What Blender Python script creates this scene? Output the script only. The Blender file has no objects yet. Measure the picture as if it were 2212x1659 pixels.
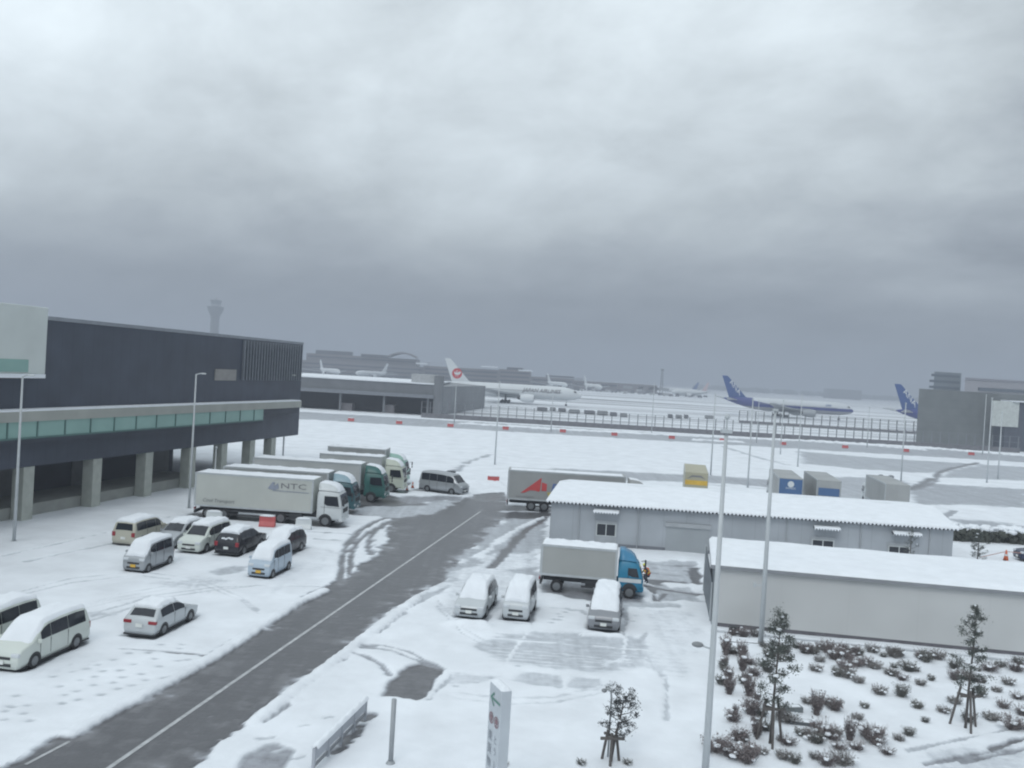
import bpy, bmesh, math, random
import numpy as np
from mathutils import Vector, Matrix
random.seed(7); RNG=np.random.default_rng(7)
S=bpy.context.scene; COL=S.collection; R=math.radians
# ---------------------------------------------------------------- camera
F=1916.; ROLL=R(3.4); PIT=math.atan(23.5/F); H=13.5
def ray(u,v):
    x=u-1106; y=829.5-v
    a=x*math.cos(ROLL)-y*math.sin(ROLL); b=x*math.sin(ROLL)+y*math.cos(ROLL)
    return (a/F, math.cos(PIT)+b/F*math.sin(PIT), -math.sin(PIT)+b/F*math.cos(PIT))
def G(u,v,z=0.):
    d=ray(u,v); t=(z-H)/d[2]; return (d[0]*t,d[1]*t)
def ZY(u,v,Y):
    d=ray(u,v); t=Y/d[1]; return (d[0]*t,Y,H+d[2]*t)
cam=bpy.data.cameras.new('camera'); co=bpy.data.objects.new('camera',cam); COL.objects.link(co); S.camera=co
cam.sensor_width=36; cam.lens=F/2212*36; cam.clip_start=0.5; cam.clip_end=20000
fw=Vector((0,math.cos(PIT),-math.sin(PIT))); up=Vector((0,math.sin(PIT),math.cos(PIT))); rt=Vector((1,0,0))
cx=rt*math.cos(ROLL)+up*math.sin(ROLL); cy=-rt*math.sin(ROLL)+up*math.cos(ROLL)
M=Matrix((cx,cy,-fw)).transposed().to_4x4(); M.translation=Vector((0,0,H)); co.matrix_world=M
# ---------------------------------------------------------------- sky (overcast, procedural clouds by direction)
W=bpy.data.worlds.new('World'); S.world=W; W.use_nodes=True; nt=W.node_tree; N=nt.nodes; L=nt.links
for n in list(N): N.remove(n)
def nd(t,**k):
    n=N.new(t)
    for a,b in k.items():
        if a=='inp':
            for i,val in b.items(): n.inputs[i].default_value=val
        else: setattr(n,a,b)
    return n
def mth(op,a,b=None,c=None,clamp=False):
    n=N.new('ShaderNodeMath'); n.operation=op; n.use_clamp=clamp
    for i,x in enumerate((a,b,c)):
        if x is None: continue
        if isinstance(x,(int,float)): n.inputs[i].default_value=x
        else: L.new(x,n.inputs[i])
    return n.outputs[0]
SUN_EL,SUN_AZ=R(48),R(200)
sky=nd('ShaderNodeTexSky',sky_type='NISHITA',sun_disc=False); sky.sun_elevation=SUN_EL; sky.sun_rotation=SUN_AZ
tc=nd('ShaderNodeTexCoord'); sp=nd('ShaderNodeSeparateXYZ'); L.new(tc.outputs['Generated'],sp.inputs[0])
zc=mth('MAXIMUM',sp.outputs[2],0.0); den=mth('ADD',zc,0.34)
px=mth('DIVIDE',sp.outputs[0],den); py=mth('DIVIDE',sp.outputs[1],den)
cb=nd('ShaderNodeCombineXYZ'); L.new(mth('ADD',px,mth('MULTIPLY',py,.25)),cb.inputs[0]); L.new(mth('MULTIPLY',py,1.0),cb.inputs[1]); cb.inputs[2].default_value=3.3
n1=nd('ShaderNodeTexNoise',inp={'Scale':1.15,'Detail':5.0,'Roughness':0.5,'Distortion':0.5}); L.new(cb.outputs[0],n1.inputs['Vector'])
n2=nd('ShaderNodeTexNoise',inp={'Scale':4.2,'Detail':8.0,'Roughness':0.6,'Distortion':0.2}); L.new(cb.outputs[0],n2.inputs['Vector'])
# brightness against elevation: dark band low down, pale higher, bright overhead
er=nd('ShaderNodeValToRGB'); L.new(zc,er.inputs[0]); e=er.color_ramp; e.interpolation='EASE'
e.elements[0].position=0.0; e.elements[0].color=(.27,.27,.27,1)
e.elements[1].position=1.0; e.elements[1].color=(.80,.80,.80,1)
for p,c in ((.04,.25),(.08,.275),(.12,.40),(.17,.53),(.24,.61),(.42,.68),(.60,.76)):
    q=e.elements.new(p); q.color=(c,c,c,1)
# paler towards the west side of the view, darker bank to the east
side=mth('MULTIPLY',sp.outputs[0],-0.46)
cl=mth('ADD',mth('MULTIPLY',mth('SUBTRACT',n1.outputs['Fac'],0.5),1.1),mth('MULTIPLY',mth('SUBTRACT',n2.outputs['Fac'],0.5),0.8))
fac=mth('ADD',mth('ADD',1.0,cl),side); fac=mth('MAXIMUM',fac,0.45)
lum=mth('MULTIPLY',er.outputs[0],fac)
tint=nd('ShaderNodeMixRGB'); tint.inputs[1].default_value=(.86,.965,1.14,1); tint.inputs[2].default_value=(.90,1.0,1.055,1)
L.new(mth('MULTIPLY',lum,1.9,clamp=True),tint.inputs[0])
mu=nd('ShaderNodeMixRGB',blend_type='MULTIPLY'); mu.inputs[0].default_value=1; L.new(tint.outputs[0],mu.inputs[1]); L.new(lum,mu.inputs[2])
b1=nd('ShaderNodeBackground'); L.new(mu.outputs[0],b1.inputs[0]); b1.inputs[1].default_value=1.0
b2=nd('ShaderNodeBackground'); L.new(sky.outputs[0],b2.inputs[0]); b2.inputs[1].default_value=0.05
mx=nd('ShaderNodeMixShader'); mx.inputs[0].default_value=0.06; L.new(b1.outputs[0],mx.inputs[1]); L.new(b2.outputs[0],mx.inputs[2])
wo=nd('ShaderNodeOutputWorld'); L.new(mx.outputs[0],wo.inputs[0])
sl=bpy.data.lights.new('sun','SUN'); sl.energy=0.55; sl.angle=R(24); sl.color=(1,.985,.96)
so=bpy.data.objects.new('sun',sl); COL.objects.link(so)
sd=Vector((math.sin(SUN_AZ)*math.cos(SUN_EL),math.cos(SUN_AZ)*math.cos(SUN_EL),math.sin(SUN_EL)))
so.rotation_euler=sd.to_track_quat('Z','Y').to_euler(); so.location=(0,-20,60)
S.view_settings.view_transform='Standard'; S.view_settings.look='None'; S.view_settings.gamma=1; S.view_settings.exposure=0.42
S.cycles.volume_bounces=1; S.cycles.filter_width=2.1; S.cycles.max_bounces=6; S.cycles.diffuse_bounces=3
# ---------------------------------------------------------------- materials
MATS={}
def mat(name,col,rough=.6,metal=0.,var=.10,scale=1.5,bump=0.,spec=.5,fine=None):
    if name in MATS: return MATS[name]
    m=bpy.data.materials.new(name); m.use_nodes=True; t=m.node_tree; b=t.nodes['Principled BSDF']
    b.inputs['Roughness'].default_value=rough; b.inputs['Metallic'].default_value=metal; b.inputs['Specular IOR Level'].default_value=spec
    tc=t.nodes.new('ShaderNodeTexCoord'); n=t.nodes.new('ShaderNodeTexNoise'); n.inputs['Scale'].default_value=scale; n.inputs['Detail'].default_value=5
    t.links.new(tc.outputs['Object'],n.inputs['Vector'])
    r=t.nodes.new('ShaderNodeMapRange'); r.inputs[1].default_value=.3; r.inputs[2].default_value=.7; r.inputs[3].default_value=1-var; r.inputs[4].default_value=1+var
    t.links.new(n.outputs['Fac'],r.inputs[0])
    x=t.nodes.new('ShaderNodeMixRGB'); x.blend_type='MULTIPLY'; x.inputs[0].default_value=1; x.inputs[1].default_value=(*col,1)
    t.links.new(r.outputs[0],x.inputs[2]); t.links.new(x.outputs[0],b.inputs['Base Color'])
    if bump:
        n2=t.nodes.new('ShaderNodeTexNoise'); n2.inputs['Scale'].default_value=fine or scale*6; n2.inputs['Detail'].default_value=6
        t.links.new(tc.outputs['Object'],n2.inputs['Vector'])
        bp=t.nodes.new('ShaderNodeBump'); bp.inputs['Strength'].default_value=bump; bp.inputs['Distance'].default_value=.05
        t.links.new(n2.outputs['Fac'],bp.inputs['Height']); t.links.new(bp.outputs[0],b.inputs['Normal'])
    MATS[name]=m; return m
def panelmat(name,col,axis,period,depth=.25,rough=.55,groove=.04,var=.08,dirt=.0):
    """cladding with vertical or horizontal joints at a regular spacing"""
    if name in MATS: return MATS[name]
    m=mat(name,col,rough,0,var,.35); t=m.node_tree; b=t.nodes['Principled BSDF']; x=[n for n in t.nodes if n.type=='MIX_RGB'][0]
    tc=[n for n in t.nodes if n.type=='TEX_COORD'][0]; s=t.nodes.new('ShaderNodeSeparateXYZ'); t.links.new(tc.outputs['Object'],s.inputs[0])
    a=t.nodes.new('ShaderNodeMath'); a.operation='DIVIDE'; a.inputs[1].default_value=period; t.links.new(s.outputs[axis],a.inputs[0])
    f=t.nodes.new('ShaderNodeMath'); f.operation='FRACT'; t.links.new(a.outputs[0],f.inputs[0])
    l=t.nodes.new('ShaderNodeMath'); l.operation='LESS_THAN'; l.inputs[1].default_value=groove; t.links.new(f.outputs[0],l.inputs[0])
    k=t.nodes.new('ShaderNodeMixRGB'); k.blend_type='MULTIPLY'; k.inputs[2].default_value=(1-depth,1-depth,1-depth,1)
    t.links.new(l.outputs[0],k.inputs[0]); t.links.new(x.outputs[0],k.inputs[1]); t.links.new(k.outputs[0],b.inputs['Base Color'])
    return m
SNOW=mat('snow',(.80,.83,.87),.85,0,.04,1.2,.35,.3,9)
WHITE=mat('white_paint',(.62,.65,.66),.4,0,.06,1); OFFW=mat('offwhite_paint',(.52,.51,.49),.5,0,.06,.8)
GLASS=mat('dark_glass',(.018,.022,.03),.12,0,.05,1); RUBBER=mat('rubber',(.02,.02,.022),.8,0,.1,5); RIM=mat('rim',(.20,.21,.22),.4,.6,.1,5)
DARK=mat('dark_trim',(.03,.032,.036),.6,0,.1,2); CHASSIS=mat('chassis',(.045,.047,.052),.7,0,.15,2)
LAMP=mat('lamp_lens',(.6,.63,.66),.15,0,.05,5); REDL=mat('red_lens',(.28,.02,.03),.3,0,.05,5); PLW=mat('plate_white',(.7,.72,.7),.5); PLY=mat('plate_yellow',(.7,.42,.05),.5)
GALV=mat('galvanised_steel',(.46,.49,.51),.5,0,.08,2); REDP=mat('red_plastic',(.50,.10,.10),.5,0,.08,2); ORANGE=mat('orange_plastic',(.6,.12,.04),.5)
# ---------------------------------------------------------------- mesh helpers
class MB:
    def bq(s,x0,x1,y0,y1,z0,z1):
        k=y1/y0; vs=[(x0,y0),(x1,y0),(x1*k,y1),(x0*k,y1)]
        return s.add([(x,y,z) for z in (z0,z1) for x,y in vs],[(3,2,1,0),(4,5,6,7),(0,1,5,4),(1,2,6,5),(2,3,7,6),(3,0,4,7)])
    def __init__(s): s.v=[]; s.f=[]; s.mi=[]; s.cur=0
    def add(s,vs,fs):
        o=len(s.v); s.v+= [tuple(p) for p in vs]; s.f+=[tuple(o+i for i in f) for f in fs]; s.mi+=[s.cur]*len(fs); return s
    def box(s,c,d,rz=0,taper=0):
        x,y,z=d[0]/2,d[1]/2,d[2]/2; ca,sa=math.cos(rz),math.sin(rz); vs=[]
        for k in (-1,1):
            tx=1-taper if k>0 else 1
            for a,b in ((-1,-1),(1,-1),(1,1),(-1,1)):
                px,py=a*x*tx,b*y*tx; vs.append((c[0]+px*ca-py*sa,c[1]+px*sa+py*ca,c[2]+k*z))
        return s.add(vs,[(3,2,1,0),(4,5,6,7),(0,1,5,4),(1,2,6,5),(2,3,7,6),(3,0,4,7)])
    def bb(s,x0,x1,y0,y1,z0,z1): return s.box(((x0+x1)/2,(y0+y1)/2,(z0+z1)/2),(abs(x1-x0),abs(y1-y0),abs(z1-z0)))
    def tube(s,pts,rs,n=8,cap=True):
        if not hasattr(rs,'__len__'): rs=[rs]*len(pts)
        pts=[Vector(p) for p in pts]; rings=[]; o=len(s.v); vs=[]; fs=[]
        for i,p in enumerate(pts):
            t=(pts[min(i+1,len(pts)-1)]-pts[max(i-1,0)]).normalized()
            a=t.cross(Vector((0,0,1)) if abs(t.z)<.9 else Vector((1,0,0))).normalized(); b=t.cross(a)
            for k in range(n):
                w=2*math.pi*k/n; vs.append(p+(a*math.cos(w)+b*math.sin(w))*rs[i])
        for i in range(len(pts)-1):
            for k in range(n): fs.append((i*n+k,i*n+(k+1)%n,(i+1)*n+(k+1)%n,(i+1)*n+k))
        if cap: fs+= [tuple(range(n))[::-1], tuple((len(pts)-1)*n+k for k in range(n))]
        return s.add(vs,fs)
    def prism(s,poly,y0,y1):
        """x-z outline extruded in y"""
        n=len(poly); vs=[(x,y0,z) for x,z in poly]+[(x,y1,z) for x,z in poly]
        return s.add(vs,[tuple(range(n)),tuple(range(2*n-1,n-1,-1))]+[(i,n+i,n+(i+1)%n,(i+1)%n) for i in range(n)])
    def blob(s,c,r,n=8,m=5,jit=0.,fl=1.):
        vs=[];fs=[]
        for j in range(1,m):
            ph=math.pi*j/m
            for k in range(n):
                w=2*math.pi*k/n; q=r*(1+random.uniform(-jit,jit)); vs.append((c[0]+q*math.sin(ph)*math.cos(w),c[1]+q*math.sin(ph)*math.sin(w),c[2]+q*math.cos(ph)*fl))
        vs+=[(c[0],c[1],c[2]+r*fl),(c[0],c[1],c[2]-r*fl)]; T=len(vs)-2
        for j in range(m-2):
            for k in range(n): fs.append((j*n+k,(j+1)*n+k,(j+1)*n+(k+1)%n,j*n+(k+1)%n))
        for k in range(n): fs+= [(T,k,(k+1)%n),(T+1,(m-2)*n+(k+1)%n,(m-2)*n+k)]
        return s.add(vs,fs)
    def build(s,name,mats,parent=None,smooth=False,bevel=0.):
        me=bpy.data.meshes.new(name); me.from_pydata(s.v,[],s.f)
        for m in (mats if isinstance(mats,(list,tuple)) else [mats]): me.materials.append(m)
        me.polygons.foreach_set('material_index',s.mi)
        bm=bmesh.new(); bm.from_mesh(me); bmesh.ops.recalc_face_normals(bm,faces=bm.faces); bm.to_mesh(me); bm.free()
        if smooth: me.polygons.foreach_set('use_smooth',[True]*len(me.polygons))
        o=bpy.data.objects.new(name,me); COL.objects.link(o); o.parent=parent
        if bevel:
            b=o.modifiers.new('bevel','BEVEL'); b.width=bevel; b.segments=2; b.limit_method='ANGLE'
        return o
def thing(name,label,cat,loc=(0,0,0),rz=0,group=None):
    o=bpy.data.objects.new(name,None); COL.objects.link(o); o.location=loc; o.rotation_euler=(0,0,rz); o.empty_display_size=.2
    o['label']=label; o['category']=cat
    if group: o['group']=group
    return o
def tag(o,label,cat,group=None):
    o['label']=label; o['category']=cat
    if group: o['group']=group
    return o
def struct(o,kind='structure'): o['kind']=kind; return o
def copy_tree(o,parent=None):
    c=o.copy(); COL.objects.link(c); c.parent=parent
    for ch in list(o.children): copy_tree(ch,c)
    return c
def text(body,size,m,parent,loc,rot,name='lettering',shear=0,wrap=None,sx=1,ext=.0,bold=0):
    cu=bpy.data.curves.new(name,'FONT'); cu.body=body; cu.size=size; cu.align_x='CENTER'; cu.align_y='CENTER'; cu.shear=shear; cu.resolution_u=2; cu.extrude=ext; cu.offset=bold
    t=bpy.data.objects.new(name,cu); COL.objects.link(t); bpy.context.view_layer.update()
    me=bpy.data.meshes.new_from_object(t.evaluated_get(bpy.context.evaluated_depsgraph_get())); bpy.data.objects.remove(t)
    if sx!=1:
        for v in me.vertices: v.co.x*=sx
    me.materials.clear(); me.materials.append(m)
    o=bpy.data.objects.new(name,me); COL.objects.link(o); o.parent=parent; o.location=loc; o.rotation_euler=rot
    if wrap:
        bm=bmesh.new(); bm.from_mesh(me); y=-3.
        while y<3.: bmesh.ops.bisect_plane(bm,geom=bm.verts[:]+bm.edges[:]+bm.faces[:],plane_co=(0,y,0),plane_no=(0,1,0)); y+=.3
        bm.to_mesh(me); bm.free(); wrap(me)
    return o
# ---------------------------------------------------------------- numpy noise and shape functions for the ground
def vnoise(x,y,s,seed=0,octv=4):
    out=np.zeros_like(x); amp=1.; tot=0
    for o in range(octv):
        r=np.random.default_rng(seed*17+o); T=r.random((256,256))
        fx=x/s; fy=y/s; ix=np.floor(fx).astype(int); iy=np.floor(fy).astype(int); tx=fx-ix; ty=fy-iy
        tx=tx*tx*(3-2*tx); ty=ty*ty*(3-2*ty)
        a=T[ix%256,iy%256]; b=T[(ix+1)%256,iy%256]; c=T[ix%256,(iy+1)%256]; d=T[(ix+1)%256,(iy+1)%256]
        out+=amp*((a*(1-tx)+b*tx)*(1-ty)+(c*(1-tx)+d*tx)*ty); tot+=amp; amp*=.5; s*=.5
    return out/tot*2-1
def segdist(X,Y,pts,closed=False):
    d=np.full(X.shape,1e9); n=len(pts)
    for i in range(n if closed else n-1):
        ax,ay=pts[i]; bx,by=pts[(i+1)%n]; dx,dy=bx-ax,by-ay; l=dx*dx+dy*dy+1e-9
        t=np.clip(((X-ax)*dx+(Y-ay)*dy)/l,0,1); d=np.minimum(d,np.hypot(X-ax-t*dx,Y-ay-t*dy))
    return d
def inside(X,Y,pts):
    c=np.zeros(X.shape,bool); n=len(pts); j=n-1
    for i in range(n):
        xi,yi=pts[i]; xj,yj=pts[j]
        if yi!=yj: c^=((yi>Y)!=(yj>Y))&(X<(xj-xi)*(Y-yi)/(yj-yi)+xi)
        j=i
    return c
def sst(a,b,x):
    t=np.clip((x-a)/(b-a),0,1); return t*t*(3-2*t)
def PG(*p): return [G(u,v) for u,v in p]
OPS=[]  # (kind, pts, value, edge, ragged)
def area(val,edge,rag,*p): OPS.append(('a',PG(*p),val,edge,rag))
def line(val,w,rag,*p): OPS.append(('l',PG(*p),val,w,rag))
def ridge(h,w,*p): OPS.append(('r',PG(*p),h,w,.3))
ROAD=PG((-80,1712),(20,1655),(180,1565),(320,1492),(450,1420),(560,1352),(640,1300),(700,1272),(753,1241),(811,1196),(836,1168),(842,1119),(760,1113),(700,1102),(690,1075),(700,1050),(842,1070),(905,1086),(930,1090),(1000,1078),(1019,1069),(1092,1064),(1092,1100),(1186,1092),(1187,1112),(1150,1122),(1086,1125),(1073,1162),(1030,1180),(1000,1205),(985,1232),(955,1262),(900,1290),(850,1325),(800,1362),(740,1410),(690,1450),(620,1500),(540,1562),(470,1620),(415,1665),(340,1720))
ACC=[(-170,203),(170,203),(170,233.5),(-170,233.5)]
OPS.append(('a',ACC,.42,2.5,1.5))
# mid-field slush bands and trampled areas
area(.42,2,.8,(1190,1012),(1560,1030),(1740,1042),(1760,1052),(1720,1058),(1560,1046),(1200,1032))
area(.46,3,1,(1724,975),(1900,990),(2120,1003),(2010,1024),(1850,1014),(1730,1002))
area(.46,3,1,(1725,1035),(1830,1030),(1965,1040),(1960,1085),(1890,1090),(1740,1066))
area(.46,2,1,(2032,1030),(2050,1016),(2120,1004),(2230,1010),(2230,1040),(2032,1032))
area(.42,2,1,(1965,1060),(2010,1046),(2230,1058),(2230,1100),(2100,1092),(1965,1092))
area(.42,2,1,(2045,1122),(2110,1124),(2230,1138),(2230,1156),(2090,1148))
line(.22,.9,.3,(2113,1000),(2049,1014),(2025,1024),(2024,1030)); line(.22,1.1,.3,(2012,1034),(2002,1042),(1964,1057)); line(.25,.6,.3,(2024,1030),(2018,1043),(1985,1057))
line(.5,.9,.4,(1560,965),(1640,990),(1700,1005)); line(.4,.7,.4,(985,1018),(1010,1000),(1057,983)); line(.4,.7,.3,(2036,1120),(2062,1105))
line(.5,.5,.3,(1500,1047),(1740,1062)); line(.5,.5,.3,(1330,1038),(1400,1043))
# trampled slush right of the road, and under the trucks
area(.45,.8,.9,(1086,1120),(1186,1118),(1178,1170),(1165,1262),(1075,1262),(985,1262),(960,1260),(1000,1200))
area(.72,.6,1.2,(1100,1195),(1170,1190),(1168,1225),(1080,1235),(1010,1235),(1040,1205))
line(.12,.45,.2,(1183,1118),(1145,1138),(1118,1165),(1088,1200),(1062,1228)); line(.9,.35,.25,(1170,1119),(1120,1143),(1082,1168),(1030,1205))
area(.30,.6,.5,(1165,1255),(1345,1272),(1395,1290),(1395,1305),(1340,1308),(1165,1285))
area(.5,.6,.8,(1395,1215),(1500,1215),(1510,1260),(1510,1300),(1400,1310))
for q in ((1398,1218,1500,1224),(1410,1228,1498,1234),(1400,1238,1495,1244)): line(.32,.12,.25,(q[0],q[1]),((q[0]+q[2])/2,q[1]+6),(q[2],q[3]))
area(.12,.3,.3,(1396,1252),(1480,1257),(1485,1262),(1430,1266),(1396,1262)); line(.1,.5,.2,(1500,1230),(1505,1262),(1522,1262)); line(.12,.4,.2,(1392,1266),(1440,1276),(1512,1286))
line(.12,.35,.2,(1408,1270),(1415,1300)); line(.2,.25,.15,(1436,1284),(1420,1300)); area(.95,.5,.6,(1440,1264),(1500,1262),(1515,1275),(1450,1272))
area(.55,.5,.4,(1350,1300),(1480,1306),(1480,1318),(1350,1312))
# tyre ruts from the road into the truck yard
line(.2,.42,.12,(738,1262),(741,1215),(748,1180),(772,1150),(810,1128),(860,1112)); line(.2,.42,.12,(752,1240),(757,1200),(768,1175),(790,1155),(830,1135))
line(.2,.5,.15,(800,1200),(800,1172),(812,1148),(838,1128)); line(.8,.12,.08,(746,1250),(749,1200),(762,1172),(790,1148)); line(.75,.12,.08,(806,1190),(806,1165),(820,1145))
line(.42,.3,.3,(660,1150),(700,1152),(760,1156)); line(.42,.3,.3,(680,1166),(735,1170)); line(.25,1.2,.4,(432,1112),(560,1122),(735,1138))
area(.5,.6,.8,(700,1100),(900,1088),(1000,1075),(940,1110),(840,1120),(780,1112)); line(.15,1.6,.4,(760,1085),(850,1090),(900,1088))
line(.7,.5,.3,(860,1080),(930,1082)); line(.85,.6,.3,(925,1078),(955,1074)); line(.35,.3,.2,(890,1088),(1000,1074),(1060,1080))
area(.3,1.0,.6,(840,1078),(880,1072),(1000,1072),(1000,1080),(880,1090))
line(.6,.7,.5,(1090,1106),(1150,1105)); line(.05,1.2,.3,(1090,1112),(1130,1118),(1185,1112))
# main road verge
line(.35,.5,.4,(800,1368),(850,1330),(900,1300),(960,1268)); line(.35,.4,.3,(560,1560),(640,1500),(740,1418)); line(.75,.35,.25,(812,1352),(850,1326),(900,1296),(960,1262)); line(.5,.5,.3,(820,1356),(870,1322),(930,1284))
# left car park
line(.1,.13,.06,(262,1405),(330,1410),(400,1414),(456,1421)); line(.5,.10,.05,(0,1205),(120,1178),(250,1148),(400,1110))
area(.5,.8,.5,(450,1240),(500,1224),(540,1226),(520,1240),(470,1246)); area(.55,.8,.5,(185,1325),(225,1322),(245,1330),(190,1340)); area(.62,1.5,.8,(330,1262),(420,1248),(500,1256),(410,1275))
for k in range(3): line(.72,.12,.08,(180+8*k,1318-5*k),(260,1300-7*k),(360,1285-8*k)); line(.74,.12,.06,(420+16*k,1285),(415+17*k,1270),(430+17*k,1255),(462+14*k,1250))
area(.45,.4,.3,(52,1350),(185,1380),(185,1400),(60,1430)); 
# right car park: thin slush, ruts, a bare rectangle where a car stood
area(.56,1.0,.4,(1008,1400),(1060,1378),(1160,1366),(1350,1372),(1400,1384),(1404,1400),(1385,1440),(1300,1462),(1180,1448),(1090,1430))
area(.60,.4,.25,(1096,1475),(1130,1455),(1220,1462),(1215,1490),(1150,1487)); area(.62,.4,.25,(1232,1462),(1300,1468),(1290,1495),(1225,1488)); area(.66,.5,.3,(968,1456),(1090,1464),(1060,1480),(950,1482))
for k in range(5): line(.72,.10,.05,(1060,1402+7*k),(1180,1412+7*k),(1300,1425+5*k),(1360,1440-6*k))
for k in range(3): line(.55,.13,.05,(1352+14*k,1425),(1360+12*k,1400),(1385-4*k,1388),(1398,1375-4*k))
line(.5,.3,.1,(1340,1300),(1352,1340),(1345,1366)); area(.45,.25,.15,(980,1340),(1046,1346),(1071,1312),(1076,1320),(1050,1350)); area(.45,.25,.15,(1081,1346),(1146,1351),(1158,1322),(1160,1330),(1150,1354)); area(.42,.25,.15,(1264,1368),(1342,1375),(1352,1338),(1358,1345),(1346,1380))
line(.88,.10,.02,(1160,1345),(1120,1395),(1090,1440)); line(.88,.10,.02,(1355,1352),(1348,1420)); line(.9,.10,.02,(1005,1378),(1200,1392),(1420,1410)); line(.9,.10,.02,(1228,1458),(1215,1505))
area(.06,.25,.18,(828,1508),(845,1478),(880,1440),(934,1432),(962,1450),(945,1475),(928,1508),(900,1519))
line(.35,.25,.12,(750,1402),(800,1402),(850,1410),(895,1428),(930,1440)); line(.35,.22,.12,(765,1396),(830,1398),(885,1412),(950,1448)); line(.35,.25,.15,(752,1412),(790,1420),(825,1440),(842,1462)); line(.5,.3,.2,(960,1466),(940,1500),(926,1515))
line(.9,.18,.1,(966,1452),(945,1482),(925,1512))
area(.3,.3,.25,(525,1640),(600,1610),(640,1625),(600,1680),(500,1690)); 
for p in ((560,1600,590,1597),(596,1625,622,1618),(645,1575,668,1570),(700,1556,716,1552),(640,1644,660,1638)): line(.55,.10,.1,(p[0],p[1]),(p[2],p[3]))
# the dark planted strip beside the low fence
for p in ((785,1556,800,1548,.35),(772,1572,780,1570,.2),(768,1582,776,1581,.2),(750,1596,764,1592,.32),(742,1608,752,1606,.25),(722,1628,742,1618,.3)): line(.12,p[4],.1,(p[0],p[1]),(p[2],p[3]))
# bottom right drive with slush ruts
area(.66,1.2,.6,(1960,1665),(2060,1618),(2230,1575),(2230,1720),(1960,1720)); line(.3,.16,.12,(2000,1655),(2110,1632),(2180,1622)); line(.15,.28,.15,(2140,1622),(2190,1604),(2230,1596)); line(.3,.2,.12,(2080,1648),(2230,1618)); line(.5,.15,.1,(1960,1625),(2080,1600),(2230,1570))
line(.45,.3,.15,(1545,1365),(1700,1382),(2212,1432)); 
# faint ruts and scuffs across the lots
for k in range(2): line(.62,.13,.08,(0+10*k,1300-9*k),(150,1262-9*k),(300,1245-8*k),(430,1262-8*k),(520,1300-8*k),(560,1330-8*k))
for k in range(2): line(.60,.14,.08,(196,1330+14*k),(260,1312+12*k),(330,1290+8*k),(460,1272+6*k),(560,1268),(690,1270))
for k in range(2): line(.72,.12,.08,(985,1500+12*k),(1080,1512+14*k),(1200,1510+12*k),(1330,1480+14*k))
for k in range(2): line(.60,.13,.08,(1075,1372+9*k),(1190,1380+9*k),(1290,1392+9*k),(1400,1420+9*k),(1440,1470+9*k),(1440,1560))
for k in range(2): line(.62,.13,.08,(945,1300+13*k),(1000,1360+13*k),(1060,1395+10*k))
area(.72,1.2,.8,(1000,1230),(1100,1235),(1170,1262),(1170,1300),(1080,1330),(980,1330),(960,1290)); area(.78,1.5,1.2,(560,1290),(660,1260),(700,1230),(720,1180),(640,1200),(560,1262)); area(.75,.8,.6,(1400,1320),(1500,1325),(1515,1400),(1470,1470),(1410,1440))
line(.6,.25,.2,(60,1215),(200,1185),(330,1160)); line(.7,.3,.2,(640,1180),(735,1196)); line(.6,.22,.15,(1190,1316),(1260,1322),(1265,1330))
area(.8,1.5,1.,(20,1420),(160,1400),(240,1440),(120,1480),(0,1480))
# footprints
FP=[(1381,1302),(1377,1311),(1385,1317),(1372,1333),(1366,1345),(1330,1375),(1302,1388),(1272,1400),(1243,1410),(1215,1420),(1190,1428),(1158,1437),(1120,1442),(1060,1468),(1030,1478),(985,1486),(1235,1322),(1222,1326),(1226,1318),(1212,1336),(1207,1330),(1198,1341),(1208,1342),(1192,1348),(35,1508),(28,1532),(60,1528),(52,1546),(64,1562),(20,1530),(8,1560),(12,1541)]
for i in range(34): FP.append((120+ (i%9)*34+random.uniform(-12,12)+ (i//9)*8, 1470- (i%9)*10 + (i//9)*18+random.uniform(-6,6)))
# ridges of ploughed snow
ridge(.35,.7,(1000,1052),(1040,1056),(1088,1058)); ridge(.5,.6,(1010,1046),(1080,1050)); ridge(.12,.35,(150,1588),(320,1498),(450,1428),(640,1306),(700,1278)); ridge(.12,.35,(545,1566),(625,1504),(745,1414),(805,1366),(900,1296))
ridge(.45,1.6,(1000,917),(1200,929),(1400,939),(1600,948),(1800,957),(2000,969),(2212,986)); ridge(.4,1.2,(1500,952),(1560,955),(1600,957)); ridge(.5,1.5,(1900,965),(1950,969),(1990,973)); ridge(.3,1.0,(1440,1063),(1600,1072),(1880,1092),(2000,1098))
ridge(.25,.5,(975,1352),(1045,1356)); ridge(.2,.3,(1262,1376),(1340,1381))
HD=(math.sin(R(9)),math.cos(R(9)))           # driving away from the camera, along the road
HN=(-HD[0],-HD[1]); PERP=(HD[1],-HD[0])      # nose towards the camera; PERP points right
def near_side(u0,v0,u1,v1,half,side):
    a=G(u0,v0); b=G(u1,v1); s=-half*side; return ((a[0]+b[0])/2+PERP[0]*s,(a[1]+b[1])/2+PERP[1]*s)
def by_end(u,v,L_):                           # centre of the nearer end at the ground
    a=G(u,v); return (a[0]+HD[0]*L_/2,a[1]+HD[1]*L_/2)
def foot(c,L_,W_,h=HD,val=.34):       # thinner snow under a vehicle, darkened to paint in its contact shade
    p=(h[1],-h[0]); OPS.append(('a',[(c[0]+h[0]*a*L_/2+p[0]*b*W_/2,c[1]+h[1]*a*L_/2+p[1]*b*W_/2) for a,b in ((-1,-1),(1,-1),(1,1),(-1,1))],val,.3,.12))
for a in ((76,1444.6,163,1403,.85),(355,1372,410,1345,.83),(322,1238,365.5,1221,.74),(589,1252,623.5,1231.5,.74)): foot(near_side(*a,1),4.3 if a[4]>.8 else 3.4,a[4]*2+.1)
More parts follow.
